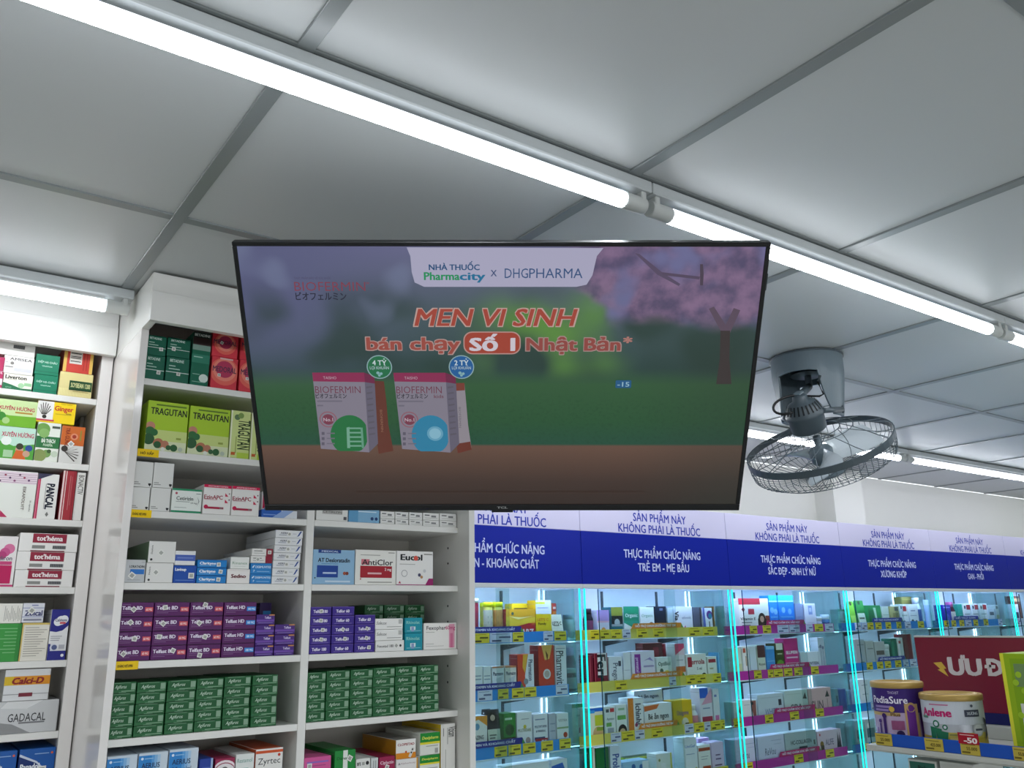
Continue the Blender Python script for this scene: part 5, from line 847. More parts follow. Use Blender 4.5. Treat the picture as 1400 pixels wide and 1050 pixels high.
TMAT = Matrix([[TU.x, TV_.x, TN.x, TO.x], [TU.y, TV_.y, TN.y, TO.y], [TU.z, TV_.z, TN.z, TO.z + CZ], [0, 0, 0, 1]])
tv = thing('television', 'wide flat television hung from the ceiling, showing an advert with a green meadow', 'television', (0, 0, 0)); tv.matrix_world = TMAT
B_ = .0075; BB = .0125
m = MB(); m.box(0, TW, 0, BB, -.014, .003, M_BLACK, .001); m.box(0, TW, TH - B_, TH, -.014, .003, M_BLACK, .001); m.box(0, B_, BB, TH - B_, -.014, .003, M_BLACK, .001); m.box(TW - B_, TW, BB, TH - B_, -.014, .003, M_BLACK, .001)
m.art((TW / 2 - .012, .001, .003), (1, 0, 0), (0, 1, 0), .024, .0105, [T('TCL', .5, .55, .42, '#9a9c9e', .8, bold=.06)], mk=lambda c: M(c, .4)); m.build('frame', tv)
m = MB(); m.box(TW / 2 - .02, TW / 2 + .02, -.0055, -.0004, -.01, .001, M_BLACK, .001); m.build('sensor_bar', tv)
m = MB(); m.box(.004, TW - .004, .004, TH - .004, -.022, -.0145, M_BLACK, .003); m.box(.09, TW - .09, .02, TH * .62, -.062, -.0225, M_BLACK, .008); m.build('rear_shell', tv)
m = MB(); m.box(TW - .002, TW + .004, TH - .085, TH - .055, -.02, -.006, M('#2f3a40', .3), .001); m.box(TW - .002, TW + .003, TH - .2, TH - .18, -.02, -.008, M('#2f3a40', .3), .001); m.build('side_connector', tv)
# picture on the panel
def screen_mat():
    mm = bpy.data.materials.new('lit_picture'); mm.use_nodes = True; nt = mm.node_tree; L = nt.links; b = nt.nodes['Principled BSDF']
    def nd(t, **k):
        n = nt.nodes.new(t)
        for a, v in k.items(): setattr(n, a, v)
        return n
    tc = nd('ShaderNodeTexCoord'); sep = nd('ShaderNodeSeparateXYZ'); L.new(tc.outputs['Object'], sep.inputs[0])
    def math_(op, a, c=None, clamp=False):
        n = nd('ShaderNodeMath', operation=op, use_clamp=clamp)
        for i, x in enumerate((a, c)):
            if x is None: continue
            if isinstance(x, (int, float)): n.inputs[i].default_value = x
            else: L.new(x, n.inputs[i])
        return n.outputs[0]
    u = math_('DIVIDE', sep.outputs[0], TW); v = math_('DIVIDE', sep.outputs[1], TH)
    def ramp(f, stops):
        n = nd('ShaderNodeValToRGB'); e = n.color_ramp.elements
        e[0].position, e[0].color = stops[0][0], lin(stops[0][1]); e[1].position, e[1].color = stops[1][0], lin(stops[1][1])
        for q, c in stops[2:]:
            x = e.new(q); x.color = lin(c)
        L.new(f, n.inputs[0]); return n.outputs[0]
    def mix(f, a, c):
        n = nd('ShaderNodeMix', data_type='RGBA'); L.new(f, n.inputs[0]) if not isinstance(f, (int, float)) else setattr(n.inputs[0], 'default_value', f)
        L.new(a, n.inputs[6]) if not isinstance(a, str) else setattr(n.inputs[6], 'default_value', lin(a)); L.new(c, n.inputs[7]) if not isinstance(c, str) else setattr(n.inputs[7], 'default_value', lin(c))
        return n.outputs[2]
    def noise(sc, det=2, w=0):
        mp = nd('ShaderNodeMapping'); mp.inputs['Location'].default_value = (w, w * .7, 0); L.new(tc.outputs['Object'], mp.inputs[0])
        n = nd('ShaderNodeTexNoise'); n.inputs['Scale'].default_value = sc; n.inputs['Detail'].default_value = det; L.new(mp.outputs[0], n.inputs['Vector']); return n.outputs['Fac']
    def step(x, a, c): 
        n = nd('ShaderNodeMapRange', interpolation_type='SMOOTHSTEP'); L.new(x, n.inputs[0]); n.inputs[1].default_value = a; n.inputs[2].default_value = c; return n.outputs[0]
    base = ramp(v, [(0, '#2b221d'), (1, '#66668a'), (.12, '#3f3029'), (.262, '#634a3d'), (.27, '#1f4a38'), (.36, '#24502f'), (.5, '#2f5634'), (.56, '#2a4340'), (.75, '#43555a'), (.9, '#5a5f78')])  # darker downwards: the panel's viewing-angle dimming is put into the ramp
    left = mix(math_('MULTIPLY', step(u, .42, .0), step(v, .45, .8)), base, '#56597c')
    trees = step(noise(7, 1), .42, .62); band = math_('MULTIPLY', step(v, .50, .58), step(v, .92, .72))
    c1 = mix(math_('MULTIPLY', trees, math_('MULTIPLY', band, .75)), left, '#22392f')
    br = math_('MULTIPLY', math_('MULTIPLY', step(noise(6, 1, 3.1), .38, .6), math_('MULTIPLY', step(u, .4, .55), step(u, .78, .66))), band)
    c2 = mix(math_('MULTIPLY', br, .95), c1, '#5a8a38')
    lt = math_('MULTIPLY', math_('MULTIPLY', step(noise(9, 1, 7.7), .58, .7), step(v, .66, .82)), math_('MULTIPLY', step(u, .75, .6), .55))
    c3 = mix(lt, c2, '#6f7896')
    edge = math_('ADD', math_('MULTIPLY', math_('SUBTRACT', noise(8, 2, 1.3), .5), .5), math_('ADD', math_('MULTIPLY', u, .35), v))
    bl = math_('MULTIPLY', math_('MULTIPLY', step(edge, 1.0, 1.07), step(u, .6, .68)), step(v, .66, .76))
    petal = mix(step(noise(11, 2, 5.2), .5, .68), mix(step(noise(26, 4, 2.2), .3, .7), '#4e4564', '#866a8a'), '#6a6a94')
    c4 = mix(math_('MULTIPLY', bl, .9), c3, petal)
    blade = math_('MULTIPLY', math_('MULTIPLY', step(noise(150, 3, 4.4), .45, .75), .35), math_('MULTIPLY', step(v, .268, .275), step(v, .5, .4)))
    c4 = mix(blade, c4, '#173a22')
    right = mix(math_('MULTIPLY', step(u, .72, 1.0), math_('MULTIPLY', step(v, .8, .5), .4)), c4, '#26332c')
    L.new(right, b.inputs['Emission Color']); b.inputs['Emission Strength'].default_value = .92
    b.inputs['Base Color'].default_value = (.01, .01, .012, 1); b.inputs['Roughness'].default_value = .22; b.inputs['Specular IOR Level'].default_value = .35
    return mm
SM = {}
def E_(c):
    """lit colour on the panel"""
    if c not in SM:
        mm = bpy.data.materials.new('lit_' + c.lstrip('#')); mm.use_nodes = True; b = mm.node_tree.nodes['Principled BSDF']
        b.inputs['Base Color'].default_value = (.01, .01, .012, 1); b.inputs['Roughness'].default_value = .22; b.inputs['Specular IOR Level'].default_value = .35
        b.inputs['Emission Color'].default_value = lin(c); b.inputs['Emission Strength'].default_value = .92; SM[c] = mm
    return SM[c]
m = MB(); m.box(B_ - .001, TW - B_ + .001, BB - .001, TH - B_ + .001, -.006, .0005, screen_mat(), 0)
scr_n = [0]
def lay(): scr_n[0] += 1; return .0006 + scr_n[0] * .00002
def spoly(pts, c, raw=False):
    z = lay(); q = [(*(tvp(*a) if not raw else a), z) for a in pts]
    ar = sum(q[i][0] * q[(i + 1) % len(q)][1] - q[(i + 1) % len(q)][0] * q[i][1] for i in range(len(q)))
    m.face(q if ar > 0 else q[::-1], E_(c))
def scirc(px, py, rpx, c, n=28):
    u0, v0 = tvp(px, py); r = tvp(px + rpx, py)[0] - u0
    spoly([(u0 + r * math.cos(2 * math.pi * k / n), v0 + r * math.sin(2 * math.pi * k / n)) for k in range(n)], c, True)
def stext(s, px, py, wpx, hpx, c, bold=.02, shear=0.0, rot=0):
    u0, v0 = tvp(px, py); w = tvp(px + wpx / 2, py)[0] - tvp(px - wpx / 2, py)[0]; h = tvp(px, py - hpx / 2)[1] - tvp(px, py + hpx / 2)[1]
    z = lay(); m.art((u0 - w / 2, v0 - h / 2, z - .00001), (1, 0, 0), (0, 1, 0), w, h, [T(s, .5, .5, 1.0 if not rot else .9, c, 1.0, rot, bold, shear)], lift=.00001, mk=E_)
def rrect(x0, y0, x1, y1, r, c, n=6):
    a0, b0 = tvp(x0, y1); a1, b1 = tvp(x1, y0); r = r * (a1 - a0) / (x1 - x0); pts = []
    for cx, cy, s in ((a1 - r, b1 - r, 0), (a0 + r, b1 - r, 90), (a0 + r, b0 + r, 180), (a1 - r, b0 + r, 270)):
        for k in range(n + 1): an = math.radians(s + 90 * k / n); pts.append((cx + r * math.cos(an), cy + r * math.sin(an)))
    spoly(pts, c, True)
spoly([(985, 452), (998, 455), (1012, 424), (1003, 421), (992, 444), (976, 419), (969, 422)], '#574858'); spoly([(979, 525), (1000, 525), (997, 490), (998, 452), (985, 452), (984, 490)], '#37302f')
spoly([(957, 361), (961, 361), (962, 374), (961, 390), (957, 390)], '#483d4c'); spoly([(868, 346), (874, 347), (905, 372), (930, 388), (928, 391), (898, 375)], '#544860'); spoly([(905, 372), (957, 378), (956, 382), (906, 376)], '#52465c')
spoly([(556, 338), (561, 350), (563, 372), (567, 386), (580, 392), (788, 392), (802, 389), (810, 376), (816, 350), (825, 339)], '#a6a4bd')
stext('NHÀ THUỐC', 621, 365, 69, 8, '#1c4a74', .035)
stext('Pharma', 604, 377, 48, 11, '#1f8a56', .04); stext('city', 646, 377, 34, 11, '#1c6c92', .04)
stext('X', 675, 373, 8, 9, '#3a4c74'); stext('DHG', 706, 373, 32, 14, '#34507a', .0); stext('PHARMA', 760, 373, 73, 14, '#34507a', .0)
stext('THỰC PHẨM BẢO VỆ SỨC KHỎE', 427, 380, 50, 3, '#4a4560', 0)
stext('BIOFERMIN', 451, 391, 97, 13, '#7c3a4a', -.005); stext('ビオフェルミン', 439, 405, 69, 9, '#232436', .03); stext('TM', 502, 387, 5, 3, '#7c3a4a')
for dx in (-1, 1):
    for dy in (-1, 1):
        stext('MEN VI SINH', 675 + dx, 433 + dy, 218, 25, '#b89a92', .03, .22); stext('bán chạy', 565 + dx, 469 + dy, 127, 18, '#ab8d88', .04); stext('Nhật Bản', 784 + dx, 470 + dy, 128, 18, '#a08480', .04)
stext('MEN VI SINH', 675, 433, 216, 24, '#9e4234', .03, .22); stext('bán chạy', 565, 469, 126, 17.5, '#96483e', .04)
stext('Nhật Bản', 784, 470, 127, 17.5, '#8c453f', .04); stext('*', 858, 467, 11, 14, '#a8746c', .04)
rrect(634, 453, 712, 484, 12, '#b08a84'); rrect(635.5, 454.5, 710.5, 482.5, 11, '#9c3f2e'); stext('Số 1', 673, 470, 60, 18, '#c9c2cc', .05)
def ad_box(o, kid):
    f = lambda x, y: (x + o, y)
    spoly([f(498, 509), f(512, 514), f(517, 606), f(505, 618)], '#605c6c')
    spoly([f(427, 509), f(498, 509), f(505, 618), f(439, 613)], '#7d7886')
    spoly([f(427, 509), f(498, 509), f(499, 522), f(428.5, 521)], '#84284e'); spoly([f(498, 509), f(512, 514), f(512.6, 524), f(499, 522)], '#6a2444')
    stext('TAISHO', 451 + o, 516, 18, 4, '#b09aa8', .0)
    stext('BIOFERMIN', 462 + o, 532, 62, 10, '#6a3244', -.005); stext('ビオフェルミン', 453 + o, 541, 42, 5.5, '#2a2630', .03)
    if kid: stext('kids', 489 + o, 541, 13, 5, '#6a4452')
    for y, w in ((547, 34), (553, 8)): spoly([f(434, y), f(434 + w, y), f(434 + w, y + 2), f(434, y + 2)], '#6a6674')
    scirc(449 + o, 573, 12, '#8a5a66'); scirc(449 + o, 573, 10.4, '#7d7886'); scirc(449 + o, 573, 8, '#74384a'); stext('No.1', 449 + o, 573, 13, 5, '#b8a8b4')
    pts = [f(478 + 26 * math.cos(a * math.pi / 18), 594 + 27 * math.sin(a * math.pi / 18)) for a in range(36)]
    pts = [(min(x, 503 + o - (617 - y) * .064), min(y, 616.2)) for x, y in pts]; spoly(pts, '#2a7a9c' if kid else '#1f6a3a')
    if not kid:
        for q in range(5): spoly([f(477, 584 + 6 * q), f(494, 584 + 6 * q), f(495, 586 + 6 * q), f(477, 586 + 6 * q)], '#6fa08a')
        spoly([f(474, 584), f(478, 583), f(479, 612), f(475, 612)], '#6fa08a'); spoly([f(493, 584), f(496, 584), f(498, 612), f(495, 612)], '#5f947c')
    else:
        scirc(484 + o, 592, 11, '#5f9ab4'); scirc(484 + o, 592, 8, '#7fb0c4')
    for y in (590, 597, 604): spoly([f(440, y), f(444, y), f(444, y + 4), f(440, y + 4)], '#5a5664'); spoly([f(447, y + 1), f(458, y + 1), f(458, y + 2.6), f(447, y + 2.6)], '#6a6674')
    for q in range(9): spoly([f(501 + q * .5, 528 + 8 * q), f(509 + q * .5, 527 + 8 * q), f(509 + q * .5, 529 + 8 * q), f(501 + q * .5, 530.4 + 8 * q)], '#57535f')
spoly([(508, 520), (525, 521), (528, 545), (531, 580), (538, 616), (518, 620), (513, 590)], '#5e3226'); stext('BIOFERMIN', 522, 575, 5, 30, '#8a6450', .0, 0, -90)
ad_box(0, False)
spoly([(617, 523), (635, 523), (637, 545), (640, 580), (645, 614), (626, 619), (622, 590)], '#8a848c'); spoly([(617, 523), (635, 523), (635.5, 533), (618, 534)], '#74382c'); spoly([(624, 606), (643, 603), (645, 614), (626, 619)], '#643024'); stext('BIOFERMIN', 629, 570, 5, 28, '#605c66', .0, 0, -90)
ad_box(111, True)
for (cx_, c1_, n_) in ((519, '#1f6a44', '4 TỶ'), (631, '#1f5a94', '2 TỶ')):
    scirc(cx_, 501, 17.4, '#86a4a8'); scirc(cx_, 501, 16, c1_); stext(n_, cx_, 495, 19, 7, '#c2d0d4', .03); stext('LỢI KHUẨN', cx_, 502, 26, 4, '#a8bcc2', .01); scirc(cx_ - 2, 509, 2.2, '#7fa8ac'); scirc(cx_ + 2.4, 510, 2, '#7fa8ac'); scirc(cx_, 512.4, 1.8, '#7fa8ac')
rrect(841, 519, 863, 529.5, 1.5, '#1f5580'); stext('-15', 852, 524.3, 16, 6.5, '#8fb4c4', .02)
for q in range(44): spoly([(487 + q * 9, 672), (493 + q * 9 + (q % 3), 672), (493 + q * 9 + (q % 3), 674), (487 + q * 9, 674)], '#3a2c25')
m.build('screen', tv)
# bracket from the ceiling to the back of the set
Ti = TMAT.inverted(); pole_top = Vector((1.02, 1.43, CEIL - .0005)); pz = CZ + .34
m = MB(); m.tube([pole_top + Vector((0, 0, -.002)), Vector((1.02, 1.43, pz))], .016, M_BLACK, 12); m.box(.96, 1.08, 1.37, 1.49, CEIL - .006, CEIL - .001, M_BLACK, .001)
back = TMAT @ Vector((TW / 2, TH * .4, -.062)); m.tube([Vector((1.02, 1.43, pz)), back - TN * .02], .014, M_BLACK, 10)
m.v = [tuple(Ti @ Vector(q)) for q in m.v]
m.box(TW / 2 - .07, TW / 2 + .07, TH * .4 - .06, TH * .4 + .06, -.068, -.0625, M_BLACK, .001); m.build('ceiling_bracket', tv)
# ------------------------------------------------------------------ orbit fan under the ceiling
FB = Vector((2.185, 1.50, CEIL - .0005))
fan = thing('ceiling_fan', 'grey orbit fan with round wire guard hanging tilted beyond the television', 'fan', FB)
vd = ray(1120, 610).normalized(); rr = vd.cross(Vector((0, 0, 1))).normalized(); uu = rr.cross(vd)
FN = ((-.17 * rr + .985 * uu).normalized() * .945 - vd * .325).normalized()          # from the guard towards the motor
FC = vd * 2.50 + Vector((0, 0, CZ)) - FB                                             # guard centre relative to the base
def frame_(o, n):
    n = n.normalized(); a = n.cross(Vector((0, 1, 0))).normalized(); b = n.cross(a)
    return Matrix([[a.x, b.x, n.x, o.x], [a.y, b.y, n.y, o.y], [a.z, b.z, n.z, o.z], [0, 0, 0, 1]])
FM = frame_(FC, FN)
va = math.atan2(vd.y, vd.x) - .32
# hood: short drum with a wide arch cut on both faces, leaving two arms
m = MB(); NS = 72; Rh = .104
def low(th):
    c = abs(math.sin(th - va))          # 1 on the arms, 0 on the faces seen from the front
    return -.068 - .118 * min(1, max(0, (c - .60) / .30)) ** .6 if c > .60 else -.068 + .012 * math.cos(th - va) ** 2
def ring_pt(r, th, z): return Vector((r * math.cos(th), r * math.sin(th), z))
NZ = 8
for k in range(NS):
    t0, t1 = 2 * math.pi * k / NS, 2 * math.pi * (k + 1) / NS
    for j in range(NZ):
        q = []
        for th, f in ((t0, j / NZ), (t1, j / NZ), (t1, (j + 1) / NZ), (t0, (j + 1) / NZ)):
            z = low(th) * f - .004; q.append((th, z))
        rad = lambda z: Rh + .0 - max(0, -z - .06) * .12
        m.face([ring_pt(rad(z), th, z) for th, z in q[::-1]], M_FANG, True); m.face([ring_pt(rad(z) - .007, th, z) for th, z in q], M_FANG, True)
    m.face([ring_pt(Rh - .0 - max(0, -(low(t0) - .004) - .06) * .12, t0, low(t0) - .004), ring_pt(Rh - max(0, -(low(t0) - .004) - .06) * .12 - .007, t0, low(t0) - .004), ring_pt(Rh - max(0, -(low(t1) - .004) - .06) * .12 - .007, t1, low(t1) - .004), ring_pt(Rh - max(0, -(low(t1) - .004) - .06) * .12, t1, low(t1) - .004)], M_FANG)
m.lathe([(0, -.004), (Rh - .003, -.004), (Rh, -.006), (Rh - .006, -.010), (0, -.010)], M_FANG, 48)
m.build('mounting_hood', fan)
m = MB(); m.lathe([(0, 0), (Rh + .004, 0), (Rh + .004, -.0035), (0, -.0035)], M_FAND, 48); m.build('ceiling_plate', fan)
# turning neck, gear and motor
mo = FC + FN * .098 - rr * .012
m = MB(); m.lathe([(.012, -.012), (.02, -.02), (.014, -.03), (.022, -.036), (.022, -.046), (.010, -.052), (.010, -.09)], M_FAND, 20, Matrix.Translation((0, 0, 0))); m.tube([Vector((0, 0, -.088)), mo + FN * .05], .011, M_FAND, 12)
for dz in (-.03, -.04, -.05): m.lathe([(0, dz), (.05, dz), (.052, dz - .002), (.05, dz - .004), (0, dz - .004)], M_FAND, 24)
m.build('turning_neck', fan)
T_mo = frame_(mo, FN)
m = MB(); T_mo = T_mo @ Matrix.Scale(.9, 4)
m.lathe([(0, -.058), (.044, -.058), (.052, -.052), (.054, -.012), (.058, -.006), (.058, .002), (.054, .008), (.05, .022), (.04, .036), (.024, .044), (.022, .056), (.014, .064), (0, .064)], M_FAND, 36, T_mo)
for k in range(24):
    an = 2 * math.pi * k / 24
    pr = [Vector((r * math.cos(an + w), r * math.sin(an + w), z)) for r, z, w in ((.0545, .009, -.05), (.0545, .009, .05), (.0425, .0345, .06), (.0425, .0345, -.06))]
    m.face([T_mo @ (p_ + Vector((0, 0, .0012)) + Vector((math.cos(an), math.sin(an), 0)) * .0012) for p_ in pr], M('#15191c', .6))
mot = m.build('motor_housing', fan)
m = MB(); m.box(-.012, .012, -.012, .012, .036, .07, M_FANG, .003); m.v = [tuple(T_mo @ Vector(q)) for q in m.v]; m.build('gear_box', fan)
m = MB()
for s in (-1, 1):
    side = Vector((math.cos(va + s * math.pi / 2), math.sin(va + s * math.pi / 2), 0))
    m.tube([side * .088 + Vector((0, 0, -.172)), mo + side * .05 + FN * .0], .008, M_FAND, 10); m.lathe([(0, 0), (.012, 0), (.012, .006), (0, .008)], M_FAND, 14, Matrix.Translation(side * .086 + Vector((0, 0, -.172))) @ side.to_track_quat('Z', 'Y').to_matrix().to_4x4())
m.build('pivot_arm', fan)
m = MB(); s = -1; sl = Vector((math.cos(va + math.pi / 2), math.sin(va + math.pi / 2), 0)); fr = -Vector((vd.x, vd.y, 0)).normalized(); sl = Vector((-vd.y, vd.x, 0)).normalized()
pts = []
P0, P1, P2, P3 = mo + FN * .055, mo + sl * .09 + fr * .03 + FN * .05, mo + sl * .10 + fr * .04 - FN * .02, mo + sl * .03 + fr * .05 - FN * .005
for k in range(15):
    u_ = k / 14; pts.append(P0 * (1 - u_) ** 3 + P1 * 3 * u_ * (1 - u_) ** 2 + P2 * 3 * u_ ** 2 * (1 - u_) + P3 * u_ ** 3)
m.tube(pts, .0035, M_BLACK, 8)
pts = [mo + FN * .05 - sl * .01, mo + FN * .045 - sl * .05, mo + FN * .05 - sl * .062, mo + FN * .085 - sl * .056, Vector((0, 0, -.05)) - sl * .04]
m.tube(pts, .003, M_BLACK, 8); m.build('power_cord', fan)
# guard, blades, hub
RG = .195
def gp(r, an, z): return FM @ Vector((r * math.cos(an), r * math.sin(an), z))
m = MB()
for j in range(48):
    a0, a1 = 2 * math.pi * j / 48, 2 * math.pi * (j + 1) / 48
    for (ra, za), (rb, zb) in (((RG - .002, .009), (RG + .002, .009)), ((RG + .002, .009), (RG + .002, -.009)), ((RG + .002, -.009), (RG - .002, -.009)), ((RG - .002, -.009), (RG - .002, .009))):
        m.face([gp(ra, a0, za), gp(rb, a0, zb), gp(rb, a1, zb), gp(ra, a1, za)], M_FAND, True)
m.build('guard_band', fan)
m = MB()
for k in range(64):                                    # close front wires
    an = 2 * math.pi * k / 64
    m.tube([gp(RG, an, -.006), gp(RG - .001, an, -.03), gp(RG - .010, an + .03, -.052), gp(RG * .8, an + .08, -.066), gp(RG * .55, an + .16, -.074), gp(.05, an + .28, -.078)], .0009, M_WIRE, 4)
for r_, z_ in ((RG - .004, -.045), (RG * .8, -.067), (RG * .5, -.076), (.05, -.078)):
    m.tube([gp(r_, 2 * math.pi * j / 48, z_) for j in range(48)], .0011, M_WIRE, 4, True)
m.build('wire_guard', fan)
m = MB(); m.lathe([(0, -.082), (.048, -.081), (.05, -.078), (.048, -.075), (0, -.075)], M_FANG, 28, FM); m.build('guard_badge', fan)
m = MB()
for k in range(9):                                     # wide looped wires on the motor side
    a0 = 2 * math.pi * k / 9
    pts = []
    for j in range(13):
        f = j / 12; an = a0 + (f - .5) * .95; b_ = math.sin(math.pi * f); pts.append(gp(RG - (RG - .066) * b_ ** .8, an + .25 * b_, .008 + .038 * b_))
    m.tube(pts, .0012, M_WIRE, 5)
for r_, z_ in ((.066, .046), (.1, .044)): m.tube([gp(r_, 2 * math.pi * j / 40, z_) for j in range(40)], .0013, M_WIRE, 5, True)
m.build('rear_guard_wire', fan)
m = MB(); m.lathe([(0, -.05), (.022, -.05), (.03, -.044), (.032, -.012), (.026, -.004), (.01, .0), (.01, .03), (0, .03)], M_FANG, 24, FM)
m.build('blade_hub', fan)
for k in range(3):
    a0 = 2 * math.pi * k / 3 + .55; m = MB(); N = 9; top, bot = [], []
    for i in range(N):
        r_ = .03 + (.172 - .03) * i / (N - 1); half = .16 + .42 * math.sin(math.pi * min(1, .25 + .62 * i / (N - 1))); row = []
        for j in range(7):
            f = j / 6 - .5; row.append(gp(r_, a0 + half * f * 1.5, -.026 + .05 * f * (1 - .35 * i / N)))
        top.append(row)
    for i in range(N - 1):
        for j in range(6):
            q = [top[i][j], top[i + 1][j], top[i + 1][j + 1], top[i][j + 1]]; m.face([p_ + FN * .0011 for p_ in q], M_BLADE, True); m.face([p_ - FN * .0011 for p_ in q[::-1]], M_BLADE, True)
    m.build('blade', fan)
# ------------------------------------------------------------------ promotion gondola near the aisle
GX0, GX1, GY0, GY1 = 1.80, 2.16, .25, 1.167
zt, zb_ = zz(-.247), zz(-.272)
gon = thing('store_gondola', 'grey shelf unit with yellow price tags in the corner, under the dark red promotion sign', 'shelf unit', (1.98, .7, 0))
M_STEEL = surf('grey_white_steel', '#b9bab4', .35, 20, .02)
part(bx(GX0 + .004, GX1, GY0, GY1 + .03, zz(-.286), zz(-.274), mat=M_STEEL), 'shelf', gon)
part(bx(GX0 + .004, GX1, GY0, GY1, zz(-.632), zz(-.62), mat=M_STEEL), 'shelf', gon)
part(bx(GX0 + .02, GX1, GY0, GY1, 0, zz(-1.3), mat=M_STEEL), 'plinth', gon)
for y in (GY0 + .03, GY1 - .02): part(bx(GX1 + .001, GX1 + .035, y - .015, y + .015, 0, zz(-.06), mat=M_STEEL), 'upright', gon)
m = MB(); m.box(GX0 - .003, GX0 + .003, GY0, GY1, zb_ + .0005, zt, M('#1d4fae', .3), .0005); m.box(GX0 - .005, GX0 + .0035, GY0, GY1, zz(-.282), zb_, M_STEEL, .001); rail = part(m, 'price_rail', gon)
for a, b, kind in ((1198, 1221, 'y'), (1266, 1291, 'y'), (1315, 1341, 'y'), (1387, 1409, 'y')):
    ya, yb = y_at(a, GX0, zz(-.26)), y_at(b, GX0, zz(-.26)); ya = min(ya, GY1 - .0005)
    m = MB(); m.box(GX0 - .0045, GX0 - .0032, yb, ya, zb_ + .001, zt - .0005, M('#b9a545', .35), 0)
    m.art((GX0 - .0045, ya, zb_ + .001), (0, -1, 0), (0, 0, 1), ya - yb, zt - zb_ - .0015, [LN(.78, '#7d6e2a', .08, .8, .06), T('55.000' if a != 1266 else '425.000', .6, .5, .26, '#4a3f14', .56, bold=.03), LN(.12, '#6a5c20', .06, .5, .14)], mk=MG); m.build('price_tag', rail)
ya, yb = y_at(1313, GX0, zz(-.25)), y_at(1341, GX0, zz(-.25))
m = MB(); m.box(GX0 - .0062, GX0 - .0048, yb, ya, zt - .004, zt + .0165, M('#a01428', .35), 0)
m.art((GX0 - .0062, ya, zt - .004), (0, -1, 0), (0, 0, 1), ya - yb, .0205, [LN(.78, '#d8a8a8', .1, .8, .08), T('-50', .6, .36, .5, '#e8dcdc', .62, bold=.06)], mk=MG); m.build('discount_tag', rail)
# sign
SX = 2.10
y1 = at_x(1249, 869, SX).y; zt_s = at_x(1249, 869, SX).z; y0 = .55; zr = zz(-.222); zbs = zz(-.2735)
sg = thing('promotion_sign', 'dark red sale sign with yellow lightning bolt standing behind the milk powder tins', 'sign', (SX, (y0 + y1) / 2, zz(-.2735)))
M_RED = M('#7a1a30', .25, 0, 0, .5); M_NAVY = M('#20245f', .3)
m = MB(); m.box(SX, SX + .012, y0, y1, zr, zt_s - .004, M_RED, .001); m.box(SX, SX + .012, y0, y1, zz(-.246), zr, M_NAVY, .0005); m.box(SX - .001, SX + .013, y0, y1, zt_s - .004, zt_s, M_STEEL, .0005)
def sp(px, py): q = at_x(px, py, SX); return ((y1 - q.y), (q.z - zr))
W, H = y1 - y0, zt_s - .004 - zr
def nrm(px, py): a = sp(px, py); return (a[0] / W, a[1] / H)
bolt = [nrm(*q) for q in ((1276, 906), (1287, 905), (1294, 914), (1290.5, 914.5), (1297, 925), (1282, 915.5), (1285.5, 914.5))]
m.art((SX, y1, zr), (0, -1, 0), (0, 0, 1), W, H, [P(bolt, '#d8b04a')], mk=MG)
ul, ur = nrm(1298, 912), nrm(1372, 914); hgt = (nrm(1320, 899)[1] - nrm(1320, 922)[1])
us = nrm(1319, 911); m.art((SX, y1, zr), (0, -1, 0), (0, 0, 1), W, H, [T('ƯU', us[0], us[1], hgt, '#d2c8c8', (nrm(1341, 911)[0] - nrm(1298, 911)[0]), bold=.07), T('ĐÃI', nrm(1372, 912)[0], nrm(1372, 912)[1], hgt, '#d2c8c8', (nrm(1398, 911)[0] - nrm(1349, 911)[0]), bold=.07)], lift=.0003, mk=MG)
part(m, 'sign_board', sg)
part(bx(SX - .03, SX + .02, y0, y1, zz(-.2735), zz(-.2465), mat=M_STEEL), 'foot_rail', sg)
# tins
def wrap(mb, cx, cy, z0, Rr, th0, W, H, items):
    """printing bent round a tin; th0 is the direction its middle faces"""
    f = MB(); out = []
    for n, it in enumerate(items):
        if it[0] == 'r':
            _, a, b, c, d, col = it; K = max(1, int((c - a) * W / .006))
            for q in range(K): out.append(('r', a + (c - a) * q / K, b, a + (c - a) * (q + 1) / K, d, col, n))
        else: out.append(it + (n,))
    for it in out: f.art((0, 0, 0), (1, 0, 0), (0, 0, 1), W, H, [it[:-1]], lift=.0002 + .00012 * it[-1])
    f.v = [(cx + (Rr - y) * math.cos(th0 + (x - W / 2) / Rr), cy + (Rr - y) * math.sin(th0 + (x - W / 2) / Rr), z0 + z) for x, y, z in f.v]
    n0 = len(mb.v); mb.v += f.v
    for fc, mi_, sm_ in zip(f.f, f.m, f.sm): mb.f.append(tuple(i + n0 for i in fc)); mb.m.append(mb.mi(f.mats[mi_])); mb.sm.append(sm_)
def tin(label, cx, cy, Rr, z1, body, lid, items):
    z0 = zz(-.2736); h = z1 - z0; t = thing('milk_powder_tin', label, 'tin', (cx, cy, z0), 'milk powder tins under the sale sign')
    th = math.atan2(-cy, -cx); m = MB(); hb = h - .0065
    m.lathe([(0, .001), (Rr - .002, .001), (Rr, 0), (Rr + .001, .002), (Rr, .004), (Rr, hb - .004), (Rr + .001, hb - .002), (Rr, hb), (0, hb)], M(body, .25, .2), 48)
    wrap(m, 0, 0, .005, Rr, th, math.pi * Rr * .96, hb - .010, items); m.build('body', t)
    m = MB(); m.lathe([(Rr + .0012, hb - .006), (Rr + .0022, hb - .005), (Rr + .0022, h - .002), (Rr + .0005, h), (Rr - .006, h), (Rr - .008, h - .003), (0, h - .003)], M(lid, .35, .3), 48); m.build('lid', t)
    return t
gold = '#b39658'
